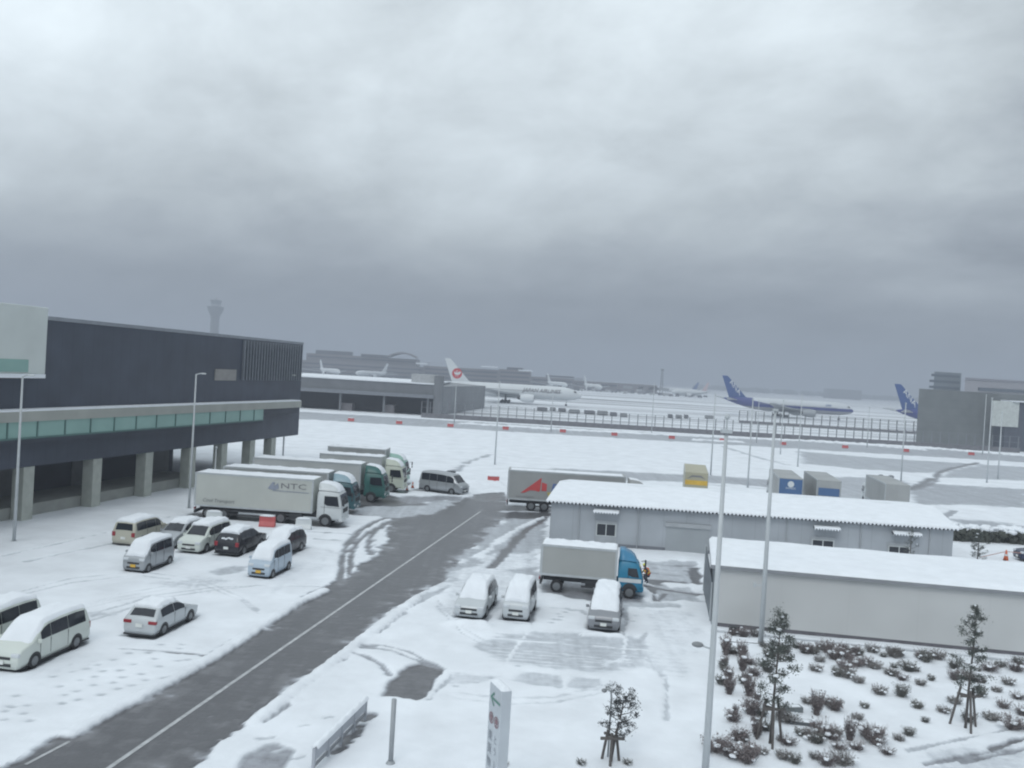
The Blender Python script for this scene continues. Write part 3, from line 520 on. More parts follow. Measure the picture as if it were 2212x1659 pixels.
# ---- trucks
def make_truck(label,loc,head,L_,Hb,Wb,cabm,boxm,cab_len=2.1,snow=.08,deflector=None,name='box_truck',cat='truck',cab=True,rear_dark=False,hide_cab_parts=False,group=None,axles=None,tall=3.0,defl_m=None,defl_snow=True):
    """origin at the centre of the cargo box on the ground, +x forward"""
    t=thing(name,label,cat,(loc[0],loc[1],.015),math.atan2(head[1],head[0]),group)
    zf=1.05; x0,x1=-L_/2,L_/2
    g=MB(); g.bb(x0,x1,-Wb/2,Wb/2,zf,Hb); g.build('cargo_box',boxm,t,bevel=.04)
    g=MB()
    for s in (-1,1):
        g.bb(x0-.01,x1+.01,s*Wb/2-.02*s,s*(Wb/2+.035),zf-.02,zf+.12); g.bb(x0-.01,x1+.01,s*Wb/2-.02*s,s*(Wb/2+.03),Hb-.12,Hb+.02)
        for xx in (x0+.06,x1-.06): g.bb(xx-.07,xx+.07,s*Wb/2-.02*s,s*(Wb/2+.032),zf,Hb)
    g.build('box_frame',GALV,t)
    g=MB(); g.bb(x0-.03,x0-.002,-Wb/2+.08,-.02,zf+.1,Hb-.12); g.bb(x0-.03,x0-.002,.02,Wb/2-.08,zf+.1,Hb-.12); g.build('rear_door',boxm if not rear_dark else DARK,t)
    g=MB(); g.bb(x0+.2,x1+(cab_len if cab else .2),-.45,.45,.62,zf-.02)
    for s in (-1,1):
        for zz in (.45,.72): g.bb(x0+2.6,x1-1.4,s*(Wb/2-.06)-.03,s*(Wb/2-.06)+.03,zz,zz+.12)
        g.bb(x1-1.9,x1-.9,s*(Wb/2-.35)-.25,s*(Wb/2-.35)+.25,.5,.95)
    g.bb(x0,x0+.12,-Wb/2+.05,Wb/2-.05,.45,.7); g.build('chassis',CHASSIS,t)
    for s in (-1,1):
        g=MB(); g.bb(x0-.06,x0,s*(Wb/2-.35)-.2,s*(Wb/2-.35)+.2,.72,.88); g.build('tail_light',REDL,t)
        for ax in (axles or (x0+1.2,x0+2.5)): wheel(t,ax,s*(Wb/2-.16),.48 if tall>2.5 else .39,.3,s)
    if snow:
        g=MB(); A,B=40,10; vs=[]
        for i in range(A):
            for j in range(B):
                x=x0+.04+(L_-.08)*i/(A-1); y=(-.5+j/(B-1))*(Wb-.06); e=min(1,min(i,A-1-i)/1.2,min(j,B-1-j)/1.1); vs.append((x,y,Hb-.01+snow*math.sqrt(e)*(1+.35*math.sin(i*.7+j)+.3*random.uniform(-1,1))))
        g.add(vs,[(i*B+k,i*B+k+1,(i+1)*B+k+1,(i+1)*B+k) for i in range(A-1) for k in range(B-1)]); g.build('snow_cover',SNOW,t,smooth=True)
    if cab:
        c0=x1+(.35 if tall>2.5 else .08); c1=c0+cab_len; top=tall; hw=Wb/2-.02
        f_=top/2.95; P=[(c1,1.15*f_),(c1-.02,1.55*f_),(c1-.07,1.9*f_),(c1-.16,2.3*f_),(c1-.30,top-.22),(c1-.50,top-.05),(c1-.9,top),(c0+.3,top+.02),(c0+.05,top-.02),(c0,top-.3)]
        rg=loft(P,1.95*f_,hw,hw-.12,.55*f_,.95); cabo=build_loft(rg,'cab',cabm,t)
        for s in (-1,1):
            g=MB(); a0=c1-.30; g.add([(a0+.05,s*(hw+.004),1.72*f_),(a0-.12,s*(hw-.03),top-.42),(c0+.6,s*(hw-.03),top-.42),(c0+.6,s*(hw+.004),1.9*f_),(c0+.85,s*(hw+.004),1.75*f_)],[(0,1,2,3,4)])
            for i,v in enumerate(g.v): g.v[i]=(v[0],v[1]+s*.014,v[2])
            g.build('side_window',GLASS,t)
            g=MB(); g.bb(c0+.3,c1-.1,s*(hw+.006)-.006,s*(hw+.006)+.006,1.6*f_,1.62*f_); g.bb(c0+.62,c0+.65,s*(hw+.006)-.006,s*(hw+.006)+.006,.9*f_,top-.4); g.build('door_seam',DARK,t)
            g=MB(); g.tube([(c1-.1,s*(hw),2.5*f_),(c1+.18,s*(hw+.22),2.52*f_),(c1+.2,s*(hw+.25),2.1*f_)],.025,6); g.box((c1+.18,s*(hw+.26),2.3*f_),(.10,.2,.42)); g.box((c1+.18,s*(hw+.26),1.92*f_),(.10,.2,.2)); g.build('mirror',DARK,t,bevel=.02) if not hide_cab_parts else None
            g=MB(); g.bb(c1-.12,c1+.03,s*(hw-.45)-.0,s*(hw-.05),.72,.95); g.build('headlight',LAMP,t,bevel=.03)
            wr_=.48 if top>2.5 else .39; wheel(t,c0+.75,s*(hw-.14),wr_,.3,s)
            g=MB(); R_=wr_+.09; vs=[(c0+.75+math.cos(math.pi*k/12)*R_,s*(hw+.008),max(.5+math.sin(math.pi*k/12)*R_,.56)) for k in range(13)]; g.add(vs,[tuple(range(13))]); g.build('wheel_arch',DARK,t)
        # windshield on the raked front
        g=MB(); vs=[]
        for q in range(5):
            tt=1.9+q*.55
            a=rp(rg,min(tt,3.95),5)
            for s in (-1,-.5,0,.5,1): vs.append((a[0]+.02,(a[1]-.04)*s,P[2][1]-.12+(P[4][1]-P[2][1]+.05)*q/4))
        for i in range(len(vs)):
            q=i//5; z=vs[i][2]; # x on the profile at this height
            xx=P[1][0]
            for k in range(1,6):
                if P[k][1]<=z<=P[k+1][1]: xx=P[k][0]+(P[k+1][0]-P[k][0])*(z-P[k][1])/(P[k+1][1]-P[k][1])
            vs[i]=(xx+.02,(hw-.14)*(-1,-.5,0,.5,1)[i%5],z)
        g.add(vs,[(i*5+k,i*5+k+1,(i+1)*5+k+1,(i+1)*5+k) for i in range(4) for k in range(4)]); g.build('windshield',GLASS,t)
        g=MB(); g.bb(c1-.05,c1+.02,-hw*.6,hw*.6,1.15*f_,1.5*f_)
        for zz in (1.22*f_,1.32*f_,1.42*f_): g.bb(c1,c1+.03,-hw*.6,hw*.6,zz,zz+.03)
        g.build('grille',DARK,t); g=MB(); g.bb(c1-.25,c1+.06,-hw,hw,.5,.80); g.build('bumper',cabm,t,bevel=.05); g=MB(); g.bb(c1+.062,c1+.08,-.17,.17,.55,.72); g.build('number_plate',PLW,t)
        if deflector:
            dz=deflector; g=MB(); ys=(-.95,-.6,0,.6,.95); ps=[(c1-.42,0,.3),(c1-.55,.38,.8),(c1-.8,.68,.9),(c1-1.1,.88,1.),(c0+.35,1.,1.),(c0+.05,1.,1.)]; vs=[]
            for (x,k,wd) in ps:
                for yy in (-1.,-.8,0,.8,1.): vs.append((x,yy*(hw-.12),top-.05+(dz)*k*(1. if abs(yy)<.9 else .1)))
            m_=len(ps); g.add(vs,[(i*5+k,i*5+k+1,(i+1)*5+k+1,(i+1)*5+k) for i in range(m_-1) for k in range(4)]+[tuple((m_-1)*5+k for k in range(5))]); g.build('roof_deflector',defl_m or cabm,t,smooth=True)
            if snow and defl_snow:
                g=MB(); vs=[(v[0]+.02,v[1]*.9,v[2]+.05) for v in vs]; vs[0:5]=[(v[0]+.05,v[1],v[2]-.08) for v in vs[0:5]]; g.add(vs,[(i*5+k,i*5+k+1,(i+1)*5+k+1,(i+1)*5+k) for i in range(m_-1) for k in range(4)]); g.build('deflector_snow',SNOW,t,smooth=True)
    return t
BOXC=panelmat('cream_truck_box',(.50,.52,.49),0,1.1,.07,.5,.015,.07); BOXG=panelmat('grey_truck_box',(.34,.35,.35),0,.9,.10,.5,.02,.1); BOXW=panelmat('white_truck_box',(.5,.52,.52),0,1.0,.08,.5,.015,.08)
GREENC=mat('green_cab_paint',(.035,.13,.12),.35,0,.06,1); TEALC=mat('teal_cab_paint',(.03,.10,.12),.35,0,.06,1); PALEB=mat('pale_blue_deflector',(.28,.40,.46),.4,0,.06,1); MINTC=mat('mint_cab_paint',(.30,.48,.42),.4,0,.06,1); CREAMC=mat('cream_cab_paint',(.52,.56,.48),.4,0,.06,1)
CYANC=mat('cyan_cab_paint',(.02,.20,.34),.35,0,.06,1); BLUEL=mat('blue_lettering',(.10,.16,.36),.5); GREYL=mat('grey_lettering',(.20,.20,.21),.6); FADEB=mat('faded_blue_lettering',(.28,.31,.38),.6)
# row of trucks facing the road, nearest first
TG='trucks standing side by side left of the road'
AX=lambda L_:(-L_/2+1.2,-L_/2+2.5,L_/2-2.6)
hd=(math.cos(R(-3)),math.sin(R(-3)))
ntc=make_truck('cream long truck lettered NTC, nearest of the row left of the road',(-20.6,74.0),hd,9.9,3.8,2.5,WHITE,BOXC,deflector=.62,tall=2.95,group=TG,axles=AX(9.9),snow=.06)
text('NTC',.62,GREYL,ntc,(3.3,-1.292,3.13),(R(90),0,0),sx=1.7); g=MB(); g.prism([(1.15,2.85),(1.55,3.4),(1.75,3.4),(1.65,3.05),(2.0,3.35),(2.1,2.9),(1.7,2.75)],-1.292,-1.262); g.prism([(1.6,2.70),(4.6,2.66),(4.6,2.70),(1.6,2.75)],-1.292,-1.262); g.build('emblem',FADEB,ntc)
text('Cool Transport',.42,GREYL,ntc,(-2.9,-1.292,1.55),(R(90),0,0),shear=.2)
make_truck('truck with dark teal cab and pale blue roof deflector, second in the row',(-20.6,80.6),hd,9.6,3.6,2.5,TEALC,BOXG,deflector=.75,defl_m=PALEB,tall=2.85,group=TG,axles=AX(9.6))
make_truck('truck with deep green cab and white box, middle of the row',(-19.6,88.3),hd,10.8,3.7,2.5,GREENC,BOXW,deflector=.75,tall=2.9,group=TG,axles=AX(10.8))
make_truck('truck with cream and white cab beyond the green-cabbed one',(-16.6,95.5),hd,6.7,3.75,2.5,CREAMC,BOXW,deflector=.7,tall=2.9,group=TG,axles=AX(6.7))
make_truck('rearmost truck of the row, with a mint green cab and big mirrors',(-17.1,102.0),hd,6.7,3.95,2.5,MINTC,BOXG,deflector=.7,tall=2.9,group=TG,axles=AX(6.7),snow=.05)
rb=make_truck('long grey trailer with red sail emblem behind the long shed',(6.0,88.6),(math.cos(R(-1)),math.sin(R(-1))),11.6,3.95,2.5,BOXG,BOXG,deflector=.8,tall=2.9,rear_dark=True,snow=.02,name='box_trailer',cat='trailer',axles=(-3.4,-2.1,3.4))
g=MB(); g.prism([(-4.5,1.75),(-2.5,3.35),(-2.6,2.1),(-2.7,1.95),(-3.1,2.05),(-3.6,2.05),(-4.1,1.8)],-1.292,-1.25); g.prism([(-2.45,2.05),(-2.45,2.9),(-1.95,2.75),(-1.95,2.05)],-1.29,-1.25); g.build('emblem',mat('red_emblem',(.55,.07,.07),.5),rb)
g=MB(); g.prism([(-1.9,1.95),(-1.5,1.95),(-1.2,1.12),(-1.6,1.12)],-1.29,-1.25); g.build('yellow_stripe',mat('yellow_emblem',(.5,.42,.12),.5),rb)
text('RK',1.0,BLUEL,rb,(-.75,-1.292,2.42),(R(90),0,0),shear=.15,bold=.03,sx=1.25); text('www.transport',.28,GREYL,rb,(-4.1,-1.292,1.4),(R(90),0,0))
a=G(1200,1280); b=G(1354,1294)
ct=make_truck('grey box truck with bright blue cab parked beside the long shed',((a[0]+b[0])/2-.75,(a[1]+b[1])/2+1.1),(math.cos(R(-7)),math.sin(R(-7))),4.75,2.95,2.1,CYANC,mat('light_grey_truck_box',(.38,.39,.38),.55,0,.06,.5),cab_len=1.55,deflector=.62,tall=2.32,snow=.09,defl_snow=False,axles=(-1.3,),defl_m=mat('sky_blue_deflector',(.05,.22,.38),.35))
g=MB(); g.bb(2.5,3.9,-1.05,-1.04,1.02,1.26); g.build('white_stripe',WHITE,ct)
# four trucks in the field beyond the shed, rears towards us
def far_truck(label,u0,u1,vt,back,Hb=3.8,**k):
    d=97.; x0=ZY(u0,vt,d); x1=ZY(u1,vt+3,d); cxm=(x0[0]+x1[0])/2; L_=10.2; hdx=(.18,.98); hl=math.hypot(*hdx); h=(hdx[0]/hl,hdx[1]/hl)
    return make_truck(label,(cxm+h[0]*L_/2,d+h[1]*L_/2),h,L_,Hb,2.5,k.pop('cabm',WHITE),k.pop('boxm',BOXG),tall=2.7,axles=AX(L_),group='trucks parked beyond the long shed',snow=.0,hide_cab_parts=True,**k)
TAN=mat('tan_truck_box',(.40,.38,.28),.6,0,.08,.6); BL2=mat('blue_truck_back',(.06,.13,.27),.5,0,.06,1)
y=far_truck('tan truck with a yellow band across its back, leftmost beyond the shed',1479,1531,1023,0,boxm=TAN)
g=MB(); g.bb(-5.16,-5.135,-1.2,1.2,2.45,2.95); g.build('yellow_band',mat('yellow_band',(.62,.40,.06),.5),y); g=MB(); g.prism([(-1.0,3.1),(-.5,3.5),(.5,3.5),(1.0,3.1),(.4,3.3),(-.4,3.3)],-.01,.01); o=g.build('emblem',GREYL,y); o.rotation_euler=(0,0,R(90)); o.location=(-5.145,0,0)
b_=far_truck('truck with a solid blue back and white oval sign, behind the tall pole',1684,1734,1035,0)
g=MB(); g.bb(-5.16,-5.135,-1.2,1.2,1.6,3.7); g.build('blue_panel',BL2,b_); g=MB(); g.tube([(-5.17,0,3.15),(-5.162,0,3.15)],[.34,.34],20); g.build('oval_sign',WHITE,b_); text('EXPRESS',.28,WHITE,b_,(-5.165,0,2.7),(R(90),0,R(-90)))
c_=far_truck('grey truck with a blue lower back, right of the blue-backed truck',1764,1819,1042,0); g=MB(); g.bb(-5.16,-5.135,-1.1,1.1,2.1,2.95); g.build('blue_panel',BL2,c_)
far_truck('plain grey truck at the right end beyond the shed, beside the twin lamp',1914,1965,1055,0,boxm=BOXG)
# ---------------------------------------------------------------- buildings
def facade_frame(A,ang): return Vector((A[0],A[1],0)),Vector((math.sin(ang),math.cos(ang),0))
A0=G(319,1075); ANG=math.atan(.232); FA,FD=facade_frame(A0,ANG); FN=Vector((FD.y,-FD.x,0))   # outward normal, towards the yard
def on_fac(u,v):
    d=Vector(ray(u,v)); o=Vector((0,0,H)); k=(FA-o).dot(FN)/d.dot(FN); p=o+d*k; return ((p-FA).dot(FD),p.z)
# local frame: x along facade (away from us), y = into the building (-normal), z up
cb=thing('cargo_building','big dark cargo building on the left with pale green glazed canopy band','building',(FA.x,FA.y,0),math.atan2(FD.y,FD.x))
# with x=FD the local +y = left of FD = -FN : into the building
xe=on_fac(655,745)[0]; xs=-62.; ztop=on_fac(655,745)[1]; zc0=6.5; zcan=8.55
DKW=panelmat('dark_cladding',(.050,.060,.085),0,1.2,.2,.5,.05,.18); DKL=mat('dark_lower_wall',(.045,.052,.07),.6,0,.2,.3)
MB().bb(xs,xe,0,45,4.2,ztop).build('upper_wall',DKW,cb)
g=MB(); g.bb(xs,xe,-.06,.22,ztop,ztop+.3); g.bb(xe-.25,xe+.05,.0,45,ztop,ztop+.3); g.build('parapet',mat('grey_coping',(.25,.27,.3),.5),cb)
MB().bb(xs,xe-.3,.3,44.7,ztop+.01,ztop+.12).build('roof_snow',SNOW,cb)
g=MB(); r0=on_fac(523,780)[0]; n=int((xe-r0)/.62)
for k in range(n): g.bb(r0+k*.62,r0+k*.62+.16,-.28,.0,on_fac(600,822)[1],ztop-.1)
g.build('cladding_ribs',mat('rib_metal',(.20,.22,.25),.45,.2,.1,2),cb)
a=on_fac(464,797); b=on_fac(508,822); MB().bb(a[0],b[0],-.1,.0,b[1],a[1]).build('louvre_panel',mat('beige_louvre',(.28,.27,.26),.6),cb)
# canopy: pale fascia, green glass band, mullions
MB().bb(xs,xe-2.2,-1.3,-.003,7.8,zcan).build('canopy_fascia',mat('beige_fascia',(.36,.37,.34),.6,0,.08,.6),cb)
MB().bb(xs,xe-2.3,-1.28,-.01,zcan+.003,zcan+.12).build('canopy_snow',SNOW,cb)
gx1=on_fac(548,890)[0]; MB().bb(xs,gx1,-1.2,-.01,zc0,7.79).build('glass_band',mat('green_glass',(.25,.41,.37),.25,0,.08,.4),cb)
g=MB(); k=xs
while k<gx1: g.bb(k,k+.12,-1.26,-1.19,zc0,7.79); k+=2.9
g.bb(xs,gx1,-1.255,-1.205,zc0,zc0+.14)
g.build('mullions',mat('green_frame',(.08,.16,.15),.5),cb)
MB().bb(gx1,xe-2.5,-1.1,-.01,7.1,7.79).build('canopy_soffit',DKL,cb)
MB().bb(xs,gx1,-1.15,-.01,zc0-.25,zc0-.003).build('canopy_underside',DKL,cb)
# ground floor: columns, dark bays behind, open end
CC=mat('pale_column',(.42,.44,.40),.7,0,.1,1.5)
for u in (61,208,319,412,480,540,585):
    px=on_fac(u,1090)[0]; MB().bb(px-.55,px+.55,.05,1.1,0,4.2).build('column',CC,cb,bevel=.05)
xo=on_fac(470,1060)[0]
MB().bb(xs,xo,5.5,6,0,4.2).build('dock_wall',DKL,cb)
MB().bb(xs,xo-1,1.15,5.5,0,1.0).build('loading_dock',mat('dock_concrete',(.30,.31,.29),.8,0,.12,.8,.3),cb)
for q in range(7):
    x_=xs+6+q*10.5
    if x_+4<xo: MB().bb(x_,x_+4,5.42,5.5,1.0,3.9).build('dock_door',mat('dock_door',(.12,.125,.13),.5,0,.1,2),cb)
# white annex volume high on the facade at the left
a=on_fac(98,690); b=on_fac(0,806)
MB().bb(xs,a[0]-.3,-.5,-.003,b[1],ztop+.9).build('white_annex',mat('annex_white',(.60,.64,.62),.5,0,.04,.6),cb,bevel=.05)
MB().bb(xs,a[0]-.6,-.8,-.503,b[1]-.3,b[1]).build('annex_ledge',SNOW,cb)
c0=on_fac(-60,772); c1=on_fac(47,803); MB().bb(c0[0],c1[0],-.56,-.503,c1[1],c0[1]).build('green_window',MATS['green_glass'],cb)
MB().bb(xs,on_fac(12,668)[0],2,6,ztop+.9,ztop+2.6).build('rooftop_unit',mat('brown_unit',(.20,.16,.14),.6),cb)
# second building at the back left
D2=250.
def fx(u,Y,v=850): return ZY(u,v,Y)[0]
b2=thing('depot_building','low grey depot with snow edged roof and dark open bays, beyond the cargo building','building',(0,0,0))
xl,xr=fx(560,D2),fx(938,D2); zt=ZY(800,823,D2)[2]
GW=mat('depot_wall',(.17,.18,.195),.7,0,.1,.3); 
MB().bb(xl,xr,D2,D2+60,5.2,zt).build('upper_wall',GW,b2)
MB().bb(xl,xr,D2-.4,D2+60,zt+.003,zt+.35).build('roof_snow',SNOW,b2)
MB().bb(xl,xr,D2-1.2,D2-.003,5.0,6.0).build('canopy',mat('depot_canopy',(.20,.215,.24),.6),b2)
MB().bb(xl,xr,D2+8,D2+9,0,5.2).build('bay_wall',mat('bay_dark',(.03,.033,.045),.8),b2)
for u in (640,735,830,925): x_=fx(u,D2); MB().bb(x_-.3,x_+.3,D2+.3,D2+.9,0,5.2).build('column',GW,b2)
for (u0,u1,v0,v1) in ((738,762,870,896),(829,853,874,901)):
    MB().bb(fx(u0,D2+2),fx(u1,D2+2),D2+2,D2+7,0,ZY(u0,v0,D2+2)[2]).build('bay_shutter',mat('bay_shutter',(.20,.19,.20),.6),b2)
x0,x1=fx(885,D2),fx(937,D2); MB().bb(x0,x1,D2+2,D2+10,zt+.36,ZY(900,808,D2)[2]).build('roof_cabin',mat('pale_cabin',(.40,.41,.42),.6),b2)
# stair tower + receding grey side wall
a=G(941,905); bq=G(1048,880); 
w3=thing('grey_shed_block','plain grey windowless block with a taller corner, behind the left end of the fence','building',(0,0,0))
zz=ZY(960,836,252)[2]; GW2=panelmat('grey_block_wall',(.23,.24,.255),2,1.4,.08,.7,.05)
g=MB(); xa,xb=xr+.02,fx(1048,330); g.add([(xa,D2-.5,0),(xb,330,0),(xb-12,345,0),(xa,D2+70,0),(xa,D2-.5,zz),(xb,330,zz-.3),(xb-12,345,zz),(xa,D2+70,zz)],[(0,1,5,4),(1,2,6,5),(2,3,7,6),(3,0,4,7),(4,5,6,7)]); g.build('wall',GW2,w3)
g=MB(); g.bb(fx(937,D2),fx(956,D2),D2-.6,D2+4,0,ZY(945,812,D2)[2]); g.build('stair_tower',GW,w3)
# right-hand building
D3=252.
b3=thing('hangar_office','big grey block building at the right edge beyond the fence','building',(0,0,0)); zt=ZY(2080,845,D3)[2]
xl=fx(1985,D3); MB().bq(xl,fx(2300,D3),D3,D3+45,0,zt).build('wall',panelmat('hangar_wall',(.17,.185,.19),2,2.2,.10,.65,.05),b3)
MB().bb(fx(2150,D3),fx(2320,D3),D3-6,D3-.003,0,zt-2.2).build('front_wing',mat('hangar_dark',(.075,.085,.11),.6),b3)
MB().bb(fx(2145,D3-6),fx(2202,D3-6),D3-6.4,D3-6.003,ZY(2180,922,D3-6)[2],ZY(2160,866,D3-6)[2]).build('white_panel',mat('white_panel',(.55,.58,.56),.5),b3)
MB().bb(fx(2160,D3),fx(2300,D3),D3-7,D3-.5,zt-2.19,zt-1.8).build('roof_snow',SNOW,b3)
TW=600.
t4=thing('office_tower','teal grey stepped office block rising behind the right grey building','building',(0,0,0))
g=MB(); x0,x1=fx(2006,TW),fx(2074,TW); z1=ZY(2040,804,TW)[2]; g.bq(x0+3,x1,TW,TW+25,0,z1); g.build('wall',mat('tower_wall',(.12,.15,.17),.6),t4)
for k in range(5): MB().bb(x0+(0 if k else 1),x1-1,TW-.5,TW-.003,z1-3.2-4.0*k,z1-1.6-4.0*k).build('window_band',mat('window_band_teal',(.035,.055,.075),.4),t4)
t5=thing('terminal_wing','pinkish grey long roofed terminal wing behind the right grey building','building',(0,0,0)); z5=ZY(2150,824,TW)[2]
MB().bq(fx(2083,TW-20),fx(2320,TW-20),TW-20,TW+30,0,z5).build('wall',mat('pink_grey_wall',(.30,.29,.31),.7),t5); MB().bb(fx(2112,TW-20),fx(2320,TW-20),TW-21,TW-20.003,z5-7,z5-5).build('window_band',MATS['window_band_teal'],t5); MB().bq(fx(2083,TW-21),fx(2320,TW-21),TW-21,TW+30,z5+.003,z5+1).build('roof',mat('purple_grey_roof',(.22,.21,.24),.7),t5)
# far terminal
YT=1010.
FT=mat('terminal_wall',(.15,.135,.14),.7,0,.12,.02); FB=mat('terminal_band',(.03,.03,.04),.5)
tb=thing('passenger_terminal','long banded passenger terminal with stepped roofs across the far apron','building',(0,0,0))
def block(parent,u0,u1,v0,v1,Y,depth,nb=0,m=FT,z0=0,nm='wall'):
    x0,_,z_=ZY(u0,v0,Y); x1,_,z2=ZY(u1,v1,Y); zt=(z_+z2)/2; MB().bb(x0,x1,Y,Y+depth,z0,zt).build(nm,m,parent)
    for k in range(nb):
        zz=zt-3.2-4.6*k
        if zz>z0+2: MB().bb(x0+2,x1-2,Y-1.2,Y-.003,zz-1.0,zz+.8).build('window_band',FB,parent)
    return zt
block(tb,600,915,777,790,YT,60,6); block(tb,915,1078,790,799,YT-6,60,5); block(tb,1078,1148,797,801,YT-12,60,4); block(tb,1148,1240,814,818,YT-4,50,3)
block(tb,662,900,764,775,YT+30,40,1,z0=10); block(tb,682,760,757,759,YT+62,10,0,FB,z0=20,nm='roof_plant'); block(tb,1240,1345,822,828,YT+10,50,2); block(tb,1345,1420,829,832,YT+10,50,1)
block(tb,780,840,764,768,YT+25,5,0,FB,z0=22,nm='roof_plant'); block(tb,913,975,783,785,YT-3,20,0,mat('roof_plant_pink',(.20,.16,.17),.7),z0=20,nm='roof_plant'); block(tb,1095,1130,793,795,YT-9,12,0,FB,z0=15,nm='roof_plant'); block(tb,1180,1240,811,813,YT,16,0,FB,z0=12,nm='roof_plant')
for (u0,u1,v) in ((1040,1075,790.5),(1120,1150,799),(900,925,784)):
    x0,_,z_=ZY(u0,v,YT-6); x1=ZY(u1,v,YT-6)[0]; MB().bb(x0,x1,YT-14,YT+4,z_-1.2,z_+.3).build('roof_snow',SNOW,tb)
# arched roof of the terminal
g=MB(); n=16; vs=[]; x0,_,z0=ZY(838,768,YT+20); x1,_,z1=ZY(900,772,YT+20)
for k in range(n+1):
    x=x0+(x1-x0)*k/n; h=5.*math.sin(math.pi*k/n); 
    vs+=[(x,YT+18,z0+h),(x,YT+50,z0+h),(x,YT+18,z0+h-1.8),(x,YT+50,z0+h-1.8)]
g.add(vs,[f for k in range(n) for f in ((4*k,4*k+4,4*k+5,4*k+1),(4*k,4*k+4,4*k+6,4*k+2),(4*k+2,4*k+6,4*k+7,4*k+3))]); g.build('arched_roof',FT,tb)
# control tower
CT=1480.; ctw=thing('control_tower','tall pale airport control tower with a wide glazed cab','control tower',(0,0,0)); cxw,_,_=ZY(464,700,CT)
def zt_(v): return ZY(464,v,CT)[2]
TM=mat('control_tower_concrete',(.10,.11,.11),.8,0,.05,.05); g=MB(); px_=CT/F
pr=[(790,9.5),(690,8.9),(682,10),(678,12.2)]
g.tube([(cxw-0,CT,max(zt_(v),0)) for v,_ in pr],[r*px_ for _,r in pr],20); g.build('shaft',TM,ctw,smooth=False)
g=MB(); pr=[(678,12.5),(672,14.5),(671.8,15.6),(667,16.6),(666.8,15.5),(664,18.2),(662.5,18.2),(661.5,11)]; g.tube([(cxw,CT,zt_(v)) for v,_ in pr],[r*px_ for _,r in pr],20); g.build('gallery',TM,ctw)
g=MB(); pr=[(661.5,10.3),(657,10.5)]; g.tube([(cxw,CT,zt_(v)) for v,_ in pr],[r*px_ for _,r in pr],20); g.build('cab_base',mat('control_tower_light',(.3,.32,.31),.7),ctw)
g=MB(); pr=[(656.9,10.3),(650.5,12)]; g.tube([(cxw,CT,zt_(v)) for v,_ in pr],[r*px_ for _,r in pr],20); g.build('cab_windows',mat('control_cab_glass',(.10,.13,.14),.3),ctw)
g=MB(); pr=[(650.4,12.2),(648.5,12.4),(648.3,4)]; g.tube([(cxw,CT,zt_(v)) for v,_ in pr],[r*px_ for _,r in pr],20); g.tube([(cxw,CT,zt_(648)),(cxw,CT,zt_(643))],.7,6); g.build('cab_roof',TM,ctw)
# long shed with corrugated eaves
sa=(3.72,71.2); sb=(35.4,69.0); sdir=Vector((sb[0]-sa[0],sb[1]-sa[1])).normalized(); 
shed=thing('long_shed','long pale grey prefab shed with a snow covered corrugated roof','shed',(sa[0],sa[1],0),math.atan2(sdir.y,sdir.x))
SL=31.4; SD=14.5; SE=3.45; SR=4.1
SW=panelmat('shed_wall',(.36,.385,.415),0,1.8,.16,.6,.025,.12)
g=MB(); g.bb(0,SL,0,SD,0,SE); vs=[(0,0,SE),(SL,0,SE),(SL,SD,SE),(0,SD,SE),(0,SD/2,SR),(SL,SD/2,SR)]; g.add(vs,[(0,1,5,4),(2,3,4,5),(1,2,5),(3,0,4)]); g.build('wall',SW,shed)
def corr_roof(parent,x0,x1,ye,ze,yr,zr,th,name,amp=.05,per=.30):
    g=MB(); nx=int((x1-x0)/(per/4)); rows=9; vs=[]
    for i in range(nx+1):
        x=x0+(x1-x0)*i/nx; w=math.sin(2*math.pi*(x/per)); lump=.5+.5*w; rg_=random.uniform(-.3,.3); dp=.0+.17*lump
        vs.append((x,ye+.10,ze+.02-dp)); vs.append((x,ye-.03-.06*lump,ze+.03-dp+.01*rg_)); vs.append((x,ye-.04-.05*lump,ze+th*.7))
        for j in range(rows-3):
            q=(j+.35)/(rows-3.65); vs.append((x,ye+(yr-ye)*q,ze+(zr-ze)*q+th+.012*rg_+.02*math.sin(x*.9+j)))
    g.add(vs,[(i*rows+k,(i+1)*rows+k,(i+1)*rows+k+1,i*rows+k+1) for i in range(nx) for k in range(rows-1)]); return g.build(name,SNOW,parent,smooth=True)
g=MB(); nx=320; vs=[]
for i in range(nx+1):
    x=-.35+(SL+.7)*i/nx; w=.045*math.sin(2*math.pi*x/.30); vs+=[(x,-.42,SE-.085+w),(x,SD/2,SR+.01+w),(x,SD+.42,SE-.085+w)]
g.add(vs,[(3*i+k,3*i+3+k,3*i+4+k,3*i+1+k) for i in range(nx) for k in (0,1)]); g.build('roof_sheet',mat('roof_sheet',(.16,.17,.18),.5,.2),shed)
corr_roof(shed,-.36,SL+.36,-.42,SE+.02,SD/2,SR+.06,.09,'roof_snow'); g=MB(); g.add([(-.36,SD/2,SR+.14),(SL+.36,SD/2,SR+.14),(SL+.36,SD+.4,SE+.1),(-.36,SD+.4,SE+.1)],[(0,1,2,3)]); g.build('back_roof_snow',SNOW,shed)
def on_plane(O,D,u,v):
    n_=Vector((D.y,-D.x,0)); d=Vector(ray(u,v)); o=Vector((0,0,H)); k=(O-o).dot(n_)/d.dot(n_); p=o+d*k; return ((p-O).dot(D),p.z)
SO=Vector((sa[0],sa[1],0)); SDv=Vector((sdir.x,sdir.y,0)); WF=mat('white_frame',(.55,.58,.58),.5)
